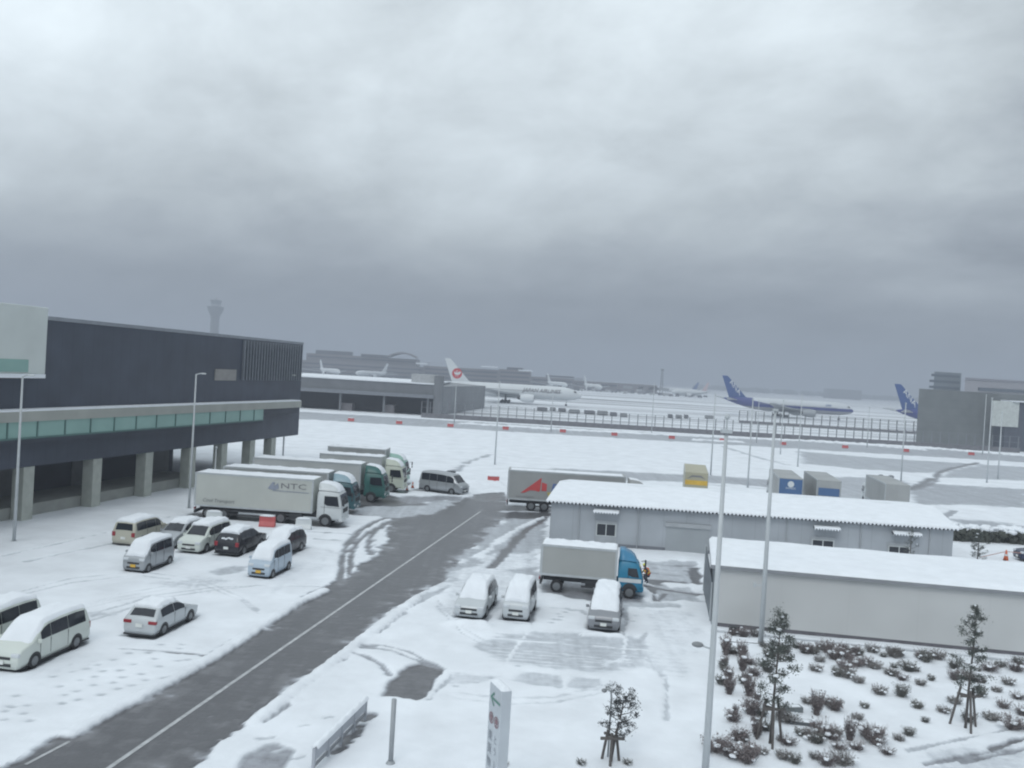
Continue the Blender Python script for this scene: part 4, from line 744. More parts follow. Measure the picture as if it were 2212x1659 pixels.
for (u0,u1,uc0,uc1,vc,vw) in ((1290,1331,1284,1338,1103,1130),(1755,1801,1757,1812,1138,1165),(1920,1965,1926,1986,1150,1179)):
    a=on_plane(SO,SDv,u0,vw); b=on_plane(SO,SDv,u1,vw); zw=a[1]; x0,x1=a[0],b[0]
    MB().bb(x0-.12,x1+.1,-.07,.0,0.05,zw+.25).build('door',mat('shed_door',(.36,.38,.40),.5),shed)
    w=MB().bb(x0-.04,x1+.04,-.10,-.072,zw-.98,zw+.03).build('window',WF,shed)
    for q in (0,1):
        xa=x0+(x1-x0)*(q*.5)+.03; MB().bb(xa,xa+(x1-x0)*.5-.08,-.112,-.102,zw-.92,zw-.03).build('pane',GLASS,w)
    a=on_plane(SO,SDv,uc0,vc)[0]; b=on_plane(SO,SDv,uc1,vc)[0]; zc_=on_plane(SO,SDv,(uc0+uc1)/2,vc)[1]
    MB().bb(a,b,-.75,-.003,zc_-.16,zc_-.10).build('door_canopy',MATS['roof_sheet'],shed); corr_roof(shed,a-.02,b+.02,-.78,zc_-.06,-.02,zc_+.02,.10,'canopy_snow',per=.22)
a=on_plane(SO,SDv,1440,1128); b=on_plane(SO,SDv,1533,1137); MB().bb(a[0],b[0],-.05,-.0,0.02,a[1]-.35).build('roller_shutter',panelmat('shutter',(.33,.355,.375),2,.12,.12,.5,.2),shed); MB().bb(a[0]-.1,b[0]+.1,-.16,-.052,a[1]-.33,a[1]).build('shutter_box',MATS['shed_door'],shed)
for u in (1250,1378,1700,1860,2010):
    x_=on_plane(SO,SDv,u,1140)[0]; g=MB(); g.tube([(x_,-.08,0.05),(x_,-.08,SE-.1)],.045,8); g.build('downpipe',MATS['shed_door'],shed)
MB().bb(5.5,SL-16.5,-.04,0.0,0.0,.35).build('plinth',mat('shed_plinth',(.16,.17,.19),.7),shed)
def shear_kids(o,k):
    for c in o.children_recursive:
        for v in c.data.vertices: v.co.x+=k*v.co.y
shear_kids(shed,.12)
# cream flat-roofed building in front
fa=G(1537,1356); fb=G(2212,1422); fd=Vector((fb[0]-fa[0],fb[1]-fa[1])).normalized()
low=thing('store_building','low cream walled store with a flat snow covered roof, nearer than the shed','building',(fa[0],fa[1],0),math.atan2(fd.y,fd.x))
CW=panelmat('cream_wall',(.52,.53,.53),0,3.6,.06,.7,.008,.05); LW=21.; LH=3.35; LD=8.2
MB().bb(0,LW,0,LD,.32,LH).build('wall',CW,low); MB().bb(.03,LW-.03,.03,LD-.03,0,.318).build('plinth',mat('purple_plinth',(.13,.125,.14),.8,0,.15,2),low)
MB().bb(-.25,LW+.25,-.25,LD+.25,LH+.003,LH+.2).build('roof_slab',mat('roof_fascia',(.24,.25,.27),.6),low)
MB().bb(-.035,-.003,.3,LD-.2,.1,LH-.02).build('side_cladding',mat('dark_side_cladding',(.17,.19,.21),.6),low)
def snow_slab(parent,x0,x1,y0,y1,z,th,name='roof_snow',A=120,B=26):
    g=MB(); vs=[]
    for i in range(A):
        for j in range(B):
            a=i/(A-1); b=j/(B-1); e=min(1,min(a,1-a)*(x1-x0)/.12,min(b,1-b)*(y1-y0)/.12); x=x0+(x1-x0)*a; y=y0+(y1-y0)*b
            vs.append((x,y,z-.01+th*math.sqrt(max(e,0))*(1+.12*math.sin(x*1.3+y)+.08*math.sin(y*3.1+x*.4)+.03*random.uniform(-1,1))))
    g.add(vs,[(i*B+k,(i+1)*B+k,(i+1)*B+k+1,i*B+k+1) for i in range(A-1) for k in range(B-1)]); return g.build(name,SNOW,parent,smooth=True)
snow_slab(low,-.24,LW+.24,-.24,LD+.24,LH+.2,.17)
shear_kids(low,.06)
# side fence panel beside it (dark sheet)
p0=G(1531,1290); p1=G(1546,1350); sp_=thing('screen_panel','tall dark sheet metal screen leaning out at the left end of the cream store','screen',(0,0,0))
g=MB(); q0=Vector((p0[0]-.1,p0[1]+1.2,0)); q1=Vector((p1[0]-.25,p1[1]+.4,0)); nn=Vector((.05,0,0)); g.add([q0,q1,q1+nn,q0+nn]+[v+Vector((0,0,h)) for v,h in ((q0,3.0),(q1,2.2),(q1+nn,2.2),(q0+nn,3.0))],[(0,1,5,4),(1,2,6,5),(2,3,7,6),(3,0,4,7),(4,5,6,7),(0,1,2,3)]); g.build('sheet',mat('screen_sheet',(.13,.15,.17),.5,.2),sp_)
MB().tube([q0,q0+Vector((0,0,3.1))],.05,6).build('post',GALV,sp_); MB().tube([q1,q1+Vector((0,0,2.3))],.05,6).build('post',GALV,sp_)
# ---------------------------------------------------------------- fences
def fence_pts(ps,step,h,base,name,label,pm,bm_,pw=.12,rails=(.5,1.),basew=.25):
    pts=[Vector((*p,0)) for p in ps]; t=thing(name,label,'fence',(pts[0].x,pts[0].y,0)); O=pts[0]; tot=0
    g=MB(); acc=0; posts=[]
    for a,b in zip(pts[:-1],pts[1:]):
        d=(b-a); l=d.length; d.normalize(); ang=math.atan2(d.y,d.x); mid=(a+b)/2-O
        if base: MB().box((mid.x,mid.y,base/2),(l,basew,base),ang).build('base_wall',bm_,t)
        for r in rails: MB().box((mid.x,mid.y,base+(h-base)*r),(l,.07,.09),ang).build('rail',pm,t)
        k=acc
        while k<l: posts.append(a+d*k-O); k+=step
        acc=k-l
    for i,p in enumerate(posts):
        MB().box((p.x,p.y,base+(h-base)/2),(pw,pw,h-base),0).build('post',pm,t)
    return t,posts
FM=mat('fence_steel',(.19,.20,.22),.5,.2,.1,1); FBW=mat('fence_base_concrete',(.17,.17,.185),.8,0,.15,1)
f0=(-24,239.5); f1=(138,239.5)
fence_pts([f0,f1],2.34,4.4,1.3,'perimeter_fence','long see-through airfield fence on a dark concrete base beyond the access road',FM,FBW,pw=.2,rails=(.02,.5,1.0))
a_=fx(1600,330),330; b_=fx(1990,325),325
fence_pts([a_,b_],3.0,4.6,.9,'apron_fence','second fence on the apron between the blue tailed airliners and the perimeter fence',mat('apron_fence_steel',(.20,.21,.22),.5),mat('apron_fence_base',(.2,.2,.21),.8),pw=.3,rails=(.3,.65,1.0))
# ---------------------------------------------------------------- aircraft
def livery(name,kind):
    m=bpy.data.materials.new(name); m.use_nodes=True; t=m.node_tree; b=t.nodes['Principled BSDF']; l=t.links; b.inputs['Roughness'].default_value=.35
    tc=t.nodes.new('ShaderNodeTexCoord'); s=t.nodes.new('ShaderNodeSeparateXYZ'); l.new(tc.outputs['Object'],s.inputs[0])
    def mt(op,a,bb):
        n=t.nodes.new('ShaderNodeMath'); n.operation=op
        for i,x in enumerate((a,bb)):
            if isinstance(x,(int,float)): n.inputs[i].default_value=x
            else: l.new(x,n.inputs[i])
        return n.outputs[0]
    # blue band widening to the tail, grey belly
    up_=mt('ADD',5.7,mt('MAXIMUM',mt('MULTIPLY',mt('ADD',s.outputs[0],8),-.16),0)); lo=4.3
    tailcut=mt('LESS_THAN',s.outputs[0],-17.5)
    isb=mt('MULTIPLY',mt('GREATER_THAN',s.outputs[2],lo),mt('LESS_THAN',s.outputs[2],up_)); isb=mt('MAXIMUM',isb,mt('MULTIPLY',tailcut,mt('GREATER_THAN',s.outputs[2],5.2)))
    x=t.nodes.new('ShaderNodeMixRGB'); x.inputs[1].default_value=(.60,.63,.66,1); x.inputs[2].default_value=(.30,.31,.34,1); l.new(mt('LESS_THAN',s.outputs[2],4.3),x.inputs[0])
    y=t.nodes.new('ShaderNodeMixRGB'); l.new(isb,y.inputs[0]); l.new(x.outputs[0],y.inputs[1]); y.inputs[2].default_value=(.03,.05,.22,1); l.new(y.outputs[0],b.inputs['Base Color']); return m
ANAL=livery('blue_band_livery','ana'); JALW=mat('airliner_white',(.66,.69,.71),.35,0,.03,.2); TAILB=mat('tail_blue',(.03,.085,.27),.35,0,.05,.3); WING=mat('wing_grey',(.32,.34,.36),.4,0,.05,.2)
def airliner(label,X,Y,yaw,L_=60.,body=JALW,finm=JALW,detail=True,cat='airliner',mirror=False):
    t=thing('airliner',label,cat,(X,Y,0),yaw); k=L_/64.
    st=[(32,.05,4.75),(31.5,.8,4.8),(30.3,1.55,4.95),(28.5,2.25,5.2),(26,2.8,5.38),(23,3.08,5.5),(18,3.1,5.5),(0,3.1,5.5),(-11,3.1,5.5),(-16,2.85,5.72),(-21,2.3,6.2),(-25.5,1.6,6.75),(-29,.95,7.2),(-31,.4,7.5),(-31.6,.1,7.6)]
    n=20; vs=[(x*k,r*math.cos(2*math.pi*q/n),z+r*math.sin(2*math.pi*q/n)) for x,r,z in st for q in range(n)]
    fs=[(i*n+q,i*n+(q+1)%n,(i+1)*n+(q+1)%n,(i+1)*n+q) for i in range(len(st)-1) for q in range(n)]+[tuple(range(n)),tuple((len(st)-1)*n+q for q in range(n))]
    MB().add(vs,fs).build('fuselage',body,t,smooth=True)
    def slab(pts,thk,ax,name,m):  # pts = outline list of 3-D points, extruded by thk along ax
        g=MB(); a=Vector(ax)*thk/2; q=len(pts); g.add([Vector(p)-a for p in pts]+[Vector(p)+a for p in pts],[tuple(range(q)),tuple(range(2*q-1,q-1,-1))]+[(i,q+i,q+(i+1)%q,(i+1)%q) for i in range(q)]); return g.build(name,m,t,bevel=.08 if detail else 0)
    fin=slab([(-19.5*k,0,8.0),(-21.2*k,0,9.0),(-29.9*k,0,18.1),(-30.5*k,0,18.5),(-32.9*k,0,18.5),(-29.0*k,0,8.0)],.45,(0,1,0),'tail_fin',finm)
    for s in (-1,1):
        slab([(-25*k,s*1.2,7.0),(-30.8*k,s*10.5,8.0),(-32.8*k,s*10.5,8.0),(-30*k,s*1.0,7.0)],.3,(0,0,1),'tailplane',WING)
        w=slab([(8.5*k,s*2.2,3.9),(-1*k,s*10,4.5),(-15*k,s*29,6.6),(-17*k,s*30,6.7),(-17.6*k,s*29.5,6.6),(-9*k,s*10,4.5),(-7.5*k,s*2.2,3.9)],.7,(0,0,1),'wing',WING)
        g=MB(); er=1.9; ex=9.5*k; g.tube([(ex+.4,s*9.7,2.75),(ex-.4,s*9.7,2.75),(ex-3.6,s*9.7,2.75),(ex-5.6,s*9.7,2.8)],[er*.9,er,er*.97,er*.62],18); g.bb(ex-6,ex-1.5,s*9.7-.25,s*9.7+.25,4.0,4.9); e_=g.build('engine',body if body is JALW else WING,t,smooth=False)
        g=MB(); g.tube([(ex+.42,s*9.7,2.75),(ex+.46,s*9.7,2.75)],[er*.8,er*.8],16); g.tube([(ex-5.5,s*9.7,2.8),(ex-7.0,s*9.7,2.8)],[er*.5,er*.25],12); g.build('engine_core',DARK,e_)
        g=MB(); g.tube([(-3.4*k,s*5.4,1.2),(-3.2*k,s*4.6,4.2)],.3,8); g.build('main_gear',DARK,t)
        for dx in (-1.5,0,1.5):
            for dy in (-.6,.6): g=MB(); g.tube([(-3.4*k+dx,s*5.4+dy-.2,.67),(-3.4*k+dx,s*5.4+dy+.2,.67)],.67,14); g.build('gear_wheel',RUBBER,t) if detail else None
    g=MB(); g.tube([(25.*k,0,.6),(25.3*k,0,3.2)],.18,8); g.build('nose_gear',GALV,t); g=MB(); g.tube([(25*k,-.5,.5),(25*k,.5,.5)],.5,14); g.build('nose_wheel',RUBBER,t)
    if detail:
        # window line, cockpit windows
        for s in (-1,1):
            yy=s*(math.sqrt(3.1**2-.45**2)+.012); MB().bb(-15*k,23*k,yy-.01,yy+.01,5.85,6.05).build('window_line',mat('cabin_window',(.30,.31,.33),.4),t)
        g=MB()
        for s in (-1,1):
            g.add([(29.6*k,s*1.62,6.3),(28.3*k,s*2.08,6.35),(28.3*k,s*1.62,7.02),(29.3*k,s*1.2,6.85)],[(0,1,2,3)])
            for i in range(-4,0): v=g.v[i]; g.v[i]=(v[0]+.05,v[1]+s*.12,v[2]+.05)
        g.build('cockpit_windows',DARK,t)
    return t
Z1=ZY(1256,854,402)[0]
jal=airliner('white airliner lettered JAPAN AIRLINES with a red roundel on its tail',Z1-31,402,R(-2),62.)
def wrapf(sgn):
    def f(me):
        for v in me.vertices:
            z=v.co.y+.75; y_=math.sqrt(max(3.1**2-z*z,0)); v.co.z=y_-3.1
    return f
text('JAPAN AIRLINES',2.35,mat('airline_grey_lettering',(.13,.13,.145),.5),jal,(12.8,-3.14,6.25),(R(90),0,0),shear=.3,wrap=wrapf(1),bold=.05,sx=1.0)
g=MB(); n=28; rc=2.35; g.add([(-25.9+rc*math.cos(2*math.pi*k/n)*.97,-.26,11.9+rc*math.sin(2*math.pi*k/n)) for k in range(n)],[tuple(range(n))]); ro=g.build('tail_roundel',mat('roundel_red',(.55,.04,.05),.45),jal)
g=MB(); g.prism([(-26.3,13.2),(-25.6,13.5),(-25.9,12.9),(-26.0,12.2),(-25.2,12.6),(-24.4,13.0),(-24.1,12.3),(-24.6,11.5),(-25.6,11.2),(-26.7,11.3),(-27.3,12.0),(-27.2,12.9),(-26.7,12.4),(-26.4,12.0)],-.285,-.262)
for q in range(4): g.bb(-26.8+.45*q,-26.68+.45*q,-.285,-.262,10.3,11.2)
g.build('crane_mark',JALW,ro)
Z2=ZY(1844,886,432)[0]
def ana_text(t):
    ax=math.atan2(9.1,-8.6)
    for s in (-1,1):
        o=text('ANA',4.0,mat('tail_white_lettering',(.66,.68,.7),.4),t,(-26.6,s*.27,13.0),(R(90),0,0) if s<0 else (R(90),0,R(180)),bold=.05,sx=1.1)
        for v in o.data.vertices:   # run the letters down the sweep of the fin
            x,y_=v.co.x,v.co.y; xx=(x if s<0 else -x); v.co.x=(xx*.58+y_*.18+.25)*(1 if s<0 else -1); v.co.y=-xx*.66+y_*.78
ana=airliner('airliner with a deep blue band along its white hull, nose to the right',Z2-32,432,R(0),64.,ANAL,TAILB); ana_text(ana)
text('ANA',1.3,TAILB,ana,(18.5,-3.13,6.9),(R(90),0,0),shear=.3,bold=.03,wrap=wrapf(1))
Z3=ZY(1968,878,368)[0]
an2=airliner('airliner whose blue ANA tail shows at the left of the grey block building',Z3+25.5,368,R(0),64.,ANAL,TAILB); ana_text(an2)
FARP=[('small white airliner far off above the depot roof, tail towards the left',712,800,900,-50,50,JALW,JALW),('small white airliner facing left far off behind the depot roof cabin',803,806,880,232,50,JALW,JALW),('small white airliner nosed right beside the far terminal, just above the big white hull',1203,829,930,-62,48,JALW,JALW),('small white airliner next right along the far terminal pier',1280,835,930,-68,48,JALW,JALW),('small dark blue tailed airliner at the far end of the apron',1470,838,1050,182,50,JALW,TAILB),('small white airliner facing left with a red marked tail at the far apron',1490,846,880,186,44,JALW,mat('far_red_tail',(.6,.45,.46),.5))]
for lb,u,v,Y,yw,L_,bm2,fm in FARP:
    t=airliner(lb,ZY(u,v,Y)[0],Y,R(yw),L_,bm2,fm,detail=False); t.scale=(.85,.85,.85)
# ---------------------------------------------------------------- poles
def light_pole(label,base,top_z,r0=.09,r1=.05,arm=None,head=True,name='light_pole',group='slender light poles around the yard'):
    t=thing(name,label,'light pole',(base[0],base[1],0),0,group)
    g=MB(); g.tube([(0,0,0),(0,0,top_z*.3),(0,0,top_z)],[r0,r0*.9,r1],12); g.build('shaft',GALV,t,smooth=True); g=MB(); g.tube([(0,0,0.02),(0,0,.14)],[r0*2.2,r0*1.9],12); g.build('base_flange',GALV,t)
    if arm: 
        g=MB(); g.tube([(0,0,top_z-.05),(arm*.5,0,top_z+.05),(arm,0,top_z+.08)],r1*.8,8); g.build('arm',GALV,t); g=MB(); g.box((arm+.1,0,top_z+.07),(.38,.2,.11)); g.build('lamp_head',WHITE,t,bevel=.04)
    elif head: g=MB(); g.tube([(0,0,top_z),(0,0,top_z+.12),(0,0,top_z+.28)],[r1,.14,.09],10); g.build('lamp_head',GALV,t)
    return t
PL=[('slim pole standing on the far snowbank left of the perimeter fence',980,915,986,834,0),
('tall pole in the snowfield below the white airliner',1067,1005,1078,828,0),
('thin pole on the access road kerb under the airliner nose',1189,934,1195,853,0),
('thin pole on the kerb right of the two airliners gap',1406,939,1413,829,0),
('pole between the tan truck and the perimeter fence',1533,1028,1545,854,0),
('pole left of the white tall pole, in the slush band',1613,1055,1625,865,0),
('thin pole at the fence foot below the blue tail',1633,957,1640,866,0),
('pole under the wing of the blue banded airliner',1684,982,1694,866,0),
('pole in the snowfield above the blue-backed truck',1721,1009,1734,854,0),
('thin pole at the fence foot near the nose of the blue banded airliner',1872,967,1878,881,0),
('pole right of the trucks below the cut off blue tail',1944,1042,1957,873,0),
('leftmost of three poles in front of the grey block',2121,982,2130,854,0),
('middle of three poles in front of the grey block',2129,1044,2145,862,0),
('rightmost of three poles, crossing the white panel',2154,1036,2163,893,0)]
for lb,ub,vb,ut,vt,k in PL:
    p=G(ub,vb); zt=max(ZY((ub+ut)/2,vt,p[1])[2],9); um=(ub+ut)/2-ub; p=(p[0]+um*.3*p[1]/F,p[1]); light_pole(lb,p,zt,.12,.07)
def hidden_pole(label,u,vt,Y,arm,r=.11):
    q=ZY(u,vt,Y); light_pole(label,(q[0],Y),q[2],r,.06,arm)
hidden_pole('lamp post with a short arm standing before the cargo building, left of the trucks',424,808,77,.55); hidden_pole('lamp post in front of the ribbed end of the cargo building',621,811,108,.7); hidden_pole('lamp post against the cargo building at the left edge',49,812,60,.5)
hidden_pole('short pale post between the first truck and the columns',467,970,86,None)
# two near masts
mb=G(1512,1700); q=ZY(1577,936,mb[1]); mxm=ZY(1540,1400,mb[1])[0]
ms=thing('lighting_mast','tall thick mast in the foreground with a small lamp bracket, cut off below','mast',(mxm,mb[1],0))
g=MB(); g.tube([(0,0,0),(0,0,4),(0,0,q[2])],[.13,.105,.062],16); g.build('shaft',mat('mast_paint',(.47,.50,.52),.5,0,.06,2),ms,smooth=True)
g=MB(); g.box((0,0,q[2]+.06),(.34,.25,.12)); g.tube([(0,0,q[2]+.1),(0,0,q[2]+.5)],.03,8); g.blob((0,0,q[2]+.55),.1,10,6); g.build('mast_head',GALV,ms)
qa=ZY(1508,1393,mb[1]); g=MB(); zl=qa[2]; g.tube([(0,0,zl-.12),(-.25,0,zl-.06),(-.38,0,zl)],.03,8); g.build('bracket',GALV,ms); g=MB(); g.blob((-.52,0,zl+.01),.2,12,7,0,.42); g.build('lamp_head',mat('lamp_shell',(.20,.21,.22),.5),ms,smooth=True)
m2=G(1640,1396); q=ZY(1677,888,m2[1]); ms2=thing('lighting_mast','second tall mast standing against the wall of the cream store','mast',(ZY(1652,1250,m2[1])[0],m2[1],0))
g=MB(); g.tube([(0,0,0),(0,0,5),(0,0,q[2])],[.14,.11,.065],16); g.build('shaft',MATS['mast_paint'],ms2,smooth=True); zb_=ZY(1640,1264,m2[1])[2]; g=MB(); g.box((-.3,0,zb_),(.5,.05,.05)); g.box((-.5,0,zb_),(.12,.12,.22)); g.build('bracket',GALV,ms2); g=MB(); g.box((0,0,q[2]+.05),(.25,.25,.12)); g.build('mast_head',GALV,ms2)
pb=G(840,1655); gp=thing('short_post','short thick grey post with flanged foot by the dark bare patch','post',(pb[0]+.05,pb[1],0)); zt=ZY(848,1510,pb[1])[2]
g=MB(); g.tube([(0,0,0),(0,0,zt)],[.085,.085],16); g.build('shaft',mat('post_grey',(.33,.35,.37),.5,.1),gp,smooth=True); g=MB(); g.tube([(0,0,0.05),(0,0,.2)],[.2,.1],12); g.build('foot',MATS['post_grey'],gp)
# twin lamp post by the right truck, mirror post by the van, street lamp by the little tree
tp=ZY(1914,1030,108); t=thing('twin_lamp_post','slim post with two round lamp heads beyond the rightmost parked truck','lamp post',(tp[0],108,0)); g=MB(); g.tube([(0,0,0),(0,0,tp[2]-.5)],.08,8)
g.tube([(-.55,0,tp[2]-.1),(0,0,tp[2]-.5),(.55,0,tp[2]-.1)],.06,8); g.build('post',GALV,t)
for s in (-1,1): g=MB(); g.blob((s*.62,0,tp[2]+.05),.36,12,6,0,.6); g.build('lamp_head',mat('lamp_grey',(.22,.23,.25),.5),t,smooth=True)
tp=ZY(975,1019,100.5); t=thing('traffic_mirror','dark oval mirror head on a post showing above the silver van','traffic mirror',(tp[0],100.5,0)); g=MB(); g.tube([(0,0,0),(0,0,tp[2])],.05,8); g.build('post',GALV,t); g=MB(); g.blob((0,0,tp[2]),.56,14,7,0,.28); g.build('mirror_head',mat('mirror_back',(.07,.08,.09),.5),t,smooth=True)
sb_=ZY(1312,1640,31); st=thing('street_lamp','thin hooked street lamp standing behind the small pine sapling','street lamp',(sb_[0]+.05,31.3,0)); zt=ZY(1308,1490,31.3)[2]
g=MB(); g.tube([(0,0,0),(0,0,zt-.25),(-.03,0,zt-.05),(-.14,0,zt+.02),(-.22,0,zt-.02)],.035,8); g.build('post',MATS['post_grey'],st,smooth=True); g=MB(); g.blob((-.27,0,zt-.03),.1,10,6,0,.7); g.build('lamp_head',MATS['lamp_shell'],st,smooth=True)
# ---------------------------------------------------------------- barriers, cones, containers
def barrier_mesh(m,parent,w=1.6):
    g=MB(); g.prism([(-.28,0),(-.28,.12),(-.12,.42),(-.10,.82),(.10,.82),(.12,.42),(.28,.12),(.28,0)],-w/2,w/2); o=g.build('barrier_body',m,parent,bevel=.03); o.rotation_euler=(0,0,R(90))
    g=MB(); g.blob((0,0,.82),.5,12,6,.08,.3)
    for i,v in enumerate(g.v): g.v[i]=(v[0]*w/1.0*1.0,v[1]*.34,max(v[2],.80))
    g.build('snow_cap',SNOW,parent,smooth=True)
ordn=['first','second','third','fourth','fifth','sixth','seventh','eighth','ninth','tenth','eleventh','twelfth']
RB=[(758,911),(862,917),(973,923),(1092,929),(1215.6,935),(1327,942),(1451,948.7),(1561,954.5),(1691.6,962),(1825.6,969),(1957,977),(2098,984)]
proto=None
for i,(u,v) in enumerate(RB):
    p=G(u,v); lb='red plastic barrier on the far access road, %s of twelve from the left'%ordn[i]
    if proto is None: proto=thing('road_barrier',lb,'barrier',(p[0],p[1],0.05),0,'red barriers spaced along the far access road'); barrier_mesh(REDP,proto,1.7); t=proto
    else: t=copy_tree(proto); t['label']=lb
    t.location=(p[0],p[1],.12); t.scale=(.85,.85,.9)
for (u,v,m,lb,w) in ((577,1140,REDP,'snow capped red barrier in front of the cream truck',1.25),(655,1146,WHITE,'white snow capped barrier near the front wheel of the cream truck',1.25),(462,1130,WHITE,'white snow capped barrier near the rear wheels of the cream truck',1.25),(1065,1048,REDP,'low red barrier on the snow pile between van and grey trailer',1.4)):
    p=G(u,v); t=thing('road_barrier',lb,'barrier',(p[0],p[1],.1 if u<1000 else .25)); barrier_mesh(m,t,w)
def cone(label,u,v,s=1.):
    p=G(u,v); t=thing('traffic_cone',label,'traffic cone',(p[0],p[1],.08)); g=MB(); g.tube([(0,0,.03),(0,0,.7*s)],[.17*s,.035*s],14); g.build('cone_body',ORANGE,t,smooth=True); g=MB(); g.box((0,0,.015),(.42*s,.42*s,.04)); g.build('foot',DARK,t); g=MB(); g.tube([(0,0,.32*s),(0,0,.44*s)],[.117*s,.093*s],14); g.build('white_ring',WHITE,t)
cone('orange cone just left of the silver high roof van',891,1056); cone('small orange cone left of the other cone by the truck fronts',879,1061,.8); cone('orange cone on the snow at the right edge, holding a tape',2172.5,1213,1.3)
c1=G(2172.5,1213); tt=thing('warning_tape','thin red and white tape strung past the orange cone at the right edge','tape',(0,0,0)); g=MB(); a=ZY(2117,1196,72); b=ZY(2200,1204,75); g.tube([(a[0],72,.8),((c1[0]),c1[1],.86),(b[0]+1,75,.8)],.03,6); g.build('tape',mat('tape',(.45,.25,.22),.6),tt)
# cargo containers on the apron behind the fence
CN=[(1160,1182,878,886),(1188,1200,878,886),(1206,1222,880,888),(1230,1252,882,891),(1262,1284,884,893),(1290,1312,885,895),(1318,1332,888,897),(1340,1354,890,899),(1443,1452,894,901),(1460,1472,895,902),(1478,1486,895,902),(1523,1540,896,903),(1018,1040,866,874)]
CM=[mat('container_grey',(.16,.165,.18),.6,0,.1,1),mat('container_silver',(.26,.27,.28),.5,.1)]
for i,(u0,u1,v0,v1) in enumerate(CN):
    p=G((u0+u1)/2,v1+2); w=(u1-u0)*p[1]/F; h=max((v1-v0)*p[1]/F,1.5)
    lb='grey cargo container on the apron behind the fence, %s from the left of its row'%ordn[(i+1)%12] if i<12 else 'grey cargo container by the corner of the grey block, left of the others'
    t=thing('cargo_container',lb,'container',(p[0],p[1],0),0,'cargo containers standing behind the perimeter fence'); g=MB(); g.prism([(-w/2,.35),(w/2,.35),(w/2,h-.3),(w/2-.3,h),(-w/2,h)],-1,1); g.build('container_body',CM[i%2],t); g=MB(); g.bb(-w/2,w/2,-1,1,.12,.33); g.build('dolly',DARK,t); g=MB(); g.bb(-w/2+.02,w/2-.32,-1,1,h+.003,h+.1); g.build('snow_cap',SNOW,t)
# service vehicles / ground equipment near the far terminal: a low cluttered line
gm=[mat('equip_dark',(.10,.10,.11),.6),mat('equip_light',(.4,.41,.42),.6),mat('equip_mid',(.2,.2,.22),.6)]
rr=random.Random(4); k=0
for i in range(34):
    u=1180+i*10.5+rr.uniform(-3,3); Y=rr.uniform(860,960); x=ZY(u,840,Y)[0]; w=rr.uniform(3,8); h=rr.uniform(2,4.2)
    t=thing('service_vehicle','tiny airport service vehicle in the cluttered line along the far terminal','service vehicle',(x,Y,0),0,'ground service vehicles along the far terminal'); MB().prism([(-w/2,.5),(w/2,.5),(w/2,h*.6),(w/2-.9,h),(-w/2,h)],-1.2,1.2).build('vehicle_body',gm[i%3],t)
    for s in (-.3,.3): MB().tube([(w*s,-1.25,.5),(w*s,1.25,.5)],.5,10).build('wheel',RUBBER,t)
# boarding bridges
for i,(u,v) in enumerate(((1340,822),(1372,832),(1395,834))):
    x,_,z=ZY(u,v,985); t=thing('boarding_bridge','grey boarding bridge pier at the far terminal, %s from the left'%ordn[i],'boarding bridge',(x,985,0)); MB().bb(-3,3,-3,3,0,8).build('rotunda',FT,t); MB().bb(3.01,26,-1.6,1.6,4,7).build('tunnel',CM[1],t)
x,_,z=ZY(1431,801,1000); t=thing('radio_mast','lattice mast rising from the far apron left of the blue tail','mast',(x,1000,0)); g=MB()
for s in ((-1.5,-1.5),(1.5,-1.5),(1.5,1.5),(-1.5,1.5)): g.tube([(s[0],s[1],0),(s[0]*.4,s[1]*.4,z)],.25,5)
for q in range(8): g.box((0,0,q*z/8+1),(3-.25*q,3-.25*q,.3))
g.build('lattice',gm[0],t); MB().bb(-1.5,1.5,-1.5,1.5,z,z+2).build('platform',gm[0],t)
# far shore trees (a mass) and low far buildings
g=MB(); rr=random.Random(9)
for i in range(420):
    u=1500+rr.random()*760; Y=2400+rr.random()*300; x=ZY(u,850,Y)[0]; h=rr.uniform(5,10); g.blob((x,Y,h*.5),h,6,4,.3,.9)
o=g.build('far_woodland',mat('far_wood',(.05,.055,.05),.9),None); struct(o,'stuff')
for (u0,u1,v,lb) in ((1790,1862,842,'long low dark far building on the horizon right of the blue tail'),(1180,1260,815,'pale far building rising behind the terminal pier'),):
    x0=ZY(u0,v,1900)[0]; x1=ZY(u1,v,1900)[0]; t=thing('far_building',lb,'building',((x0+x1)/2,1900,0)); w=x1-x0; hz=abs(ZY((u0+u1)/2,v,1900)[2]); MB().bb(-w/2,w/2,0,30,0,hz).build('wall',mat('far_wall',(.12,.12,.13),.8),t); MB().bb(-w/2,w/2,-1,30,hz+.01,hz+1).build('roof',mat('far_roof',(.3,.3,.32),.8),t)
# ---------------------------------------------------------------- sign monolith
T1=ZY(1059,1476,27.9); T2=ZY(1083.6,1500,27.0); T3=ZY(1101.5,1500,27.0)
p1=Vector((T1[0],27.9,0)); p2=Vector((T2[0],27.0,0)); wv=(p1-p2); W_=wv.length; ang=math.atan2(-wv.y,-wv.x); zs=3.75
sg=thing('sign_pillar','tall white direction sign pillar with green arrow and two red ringed symbols','sign',((p1.x),(p1.y),0),ang)
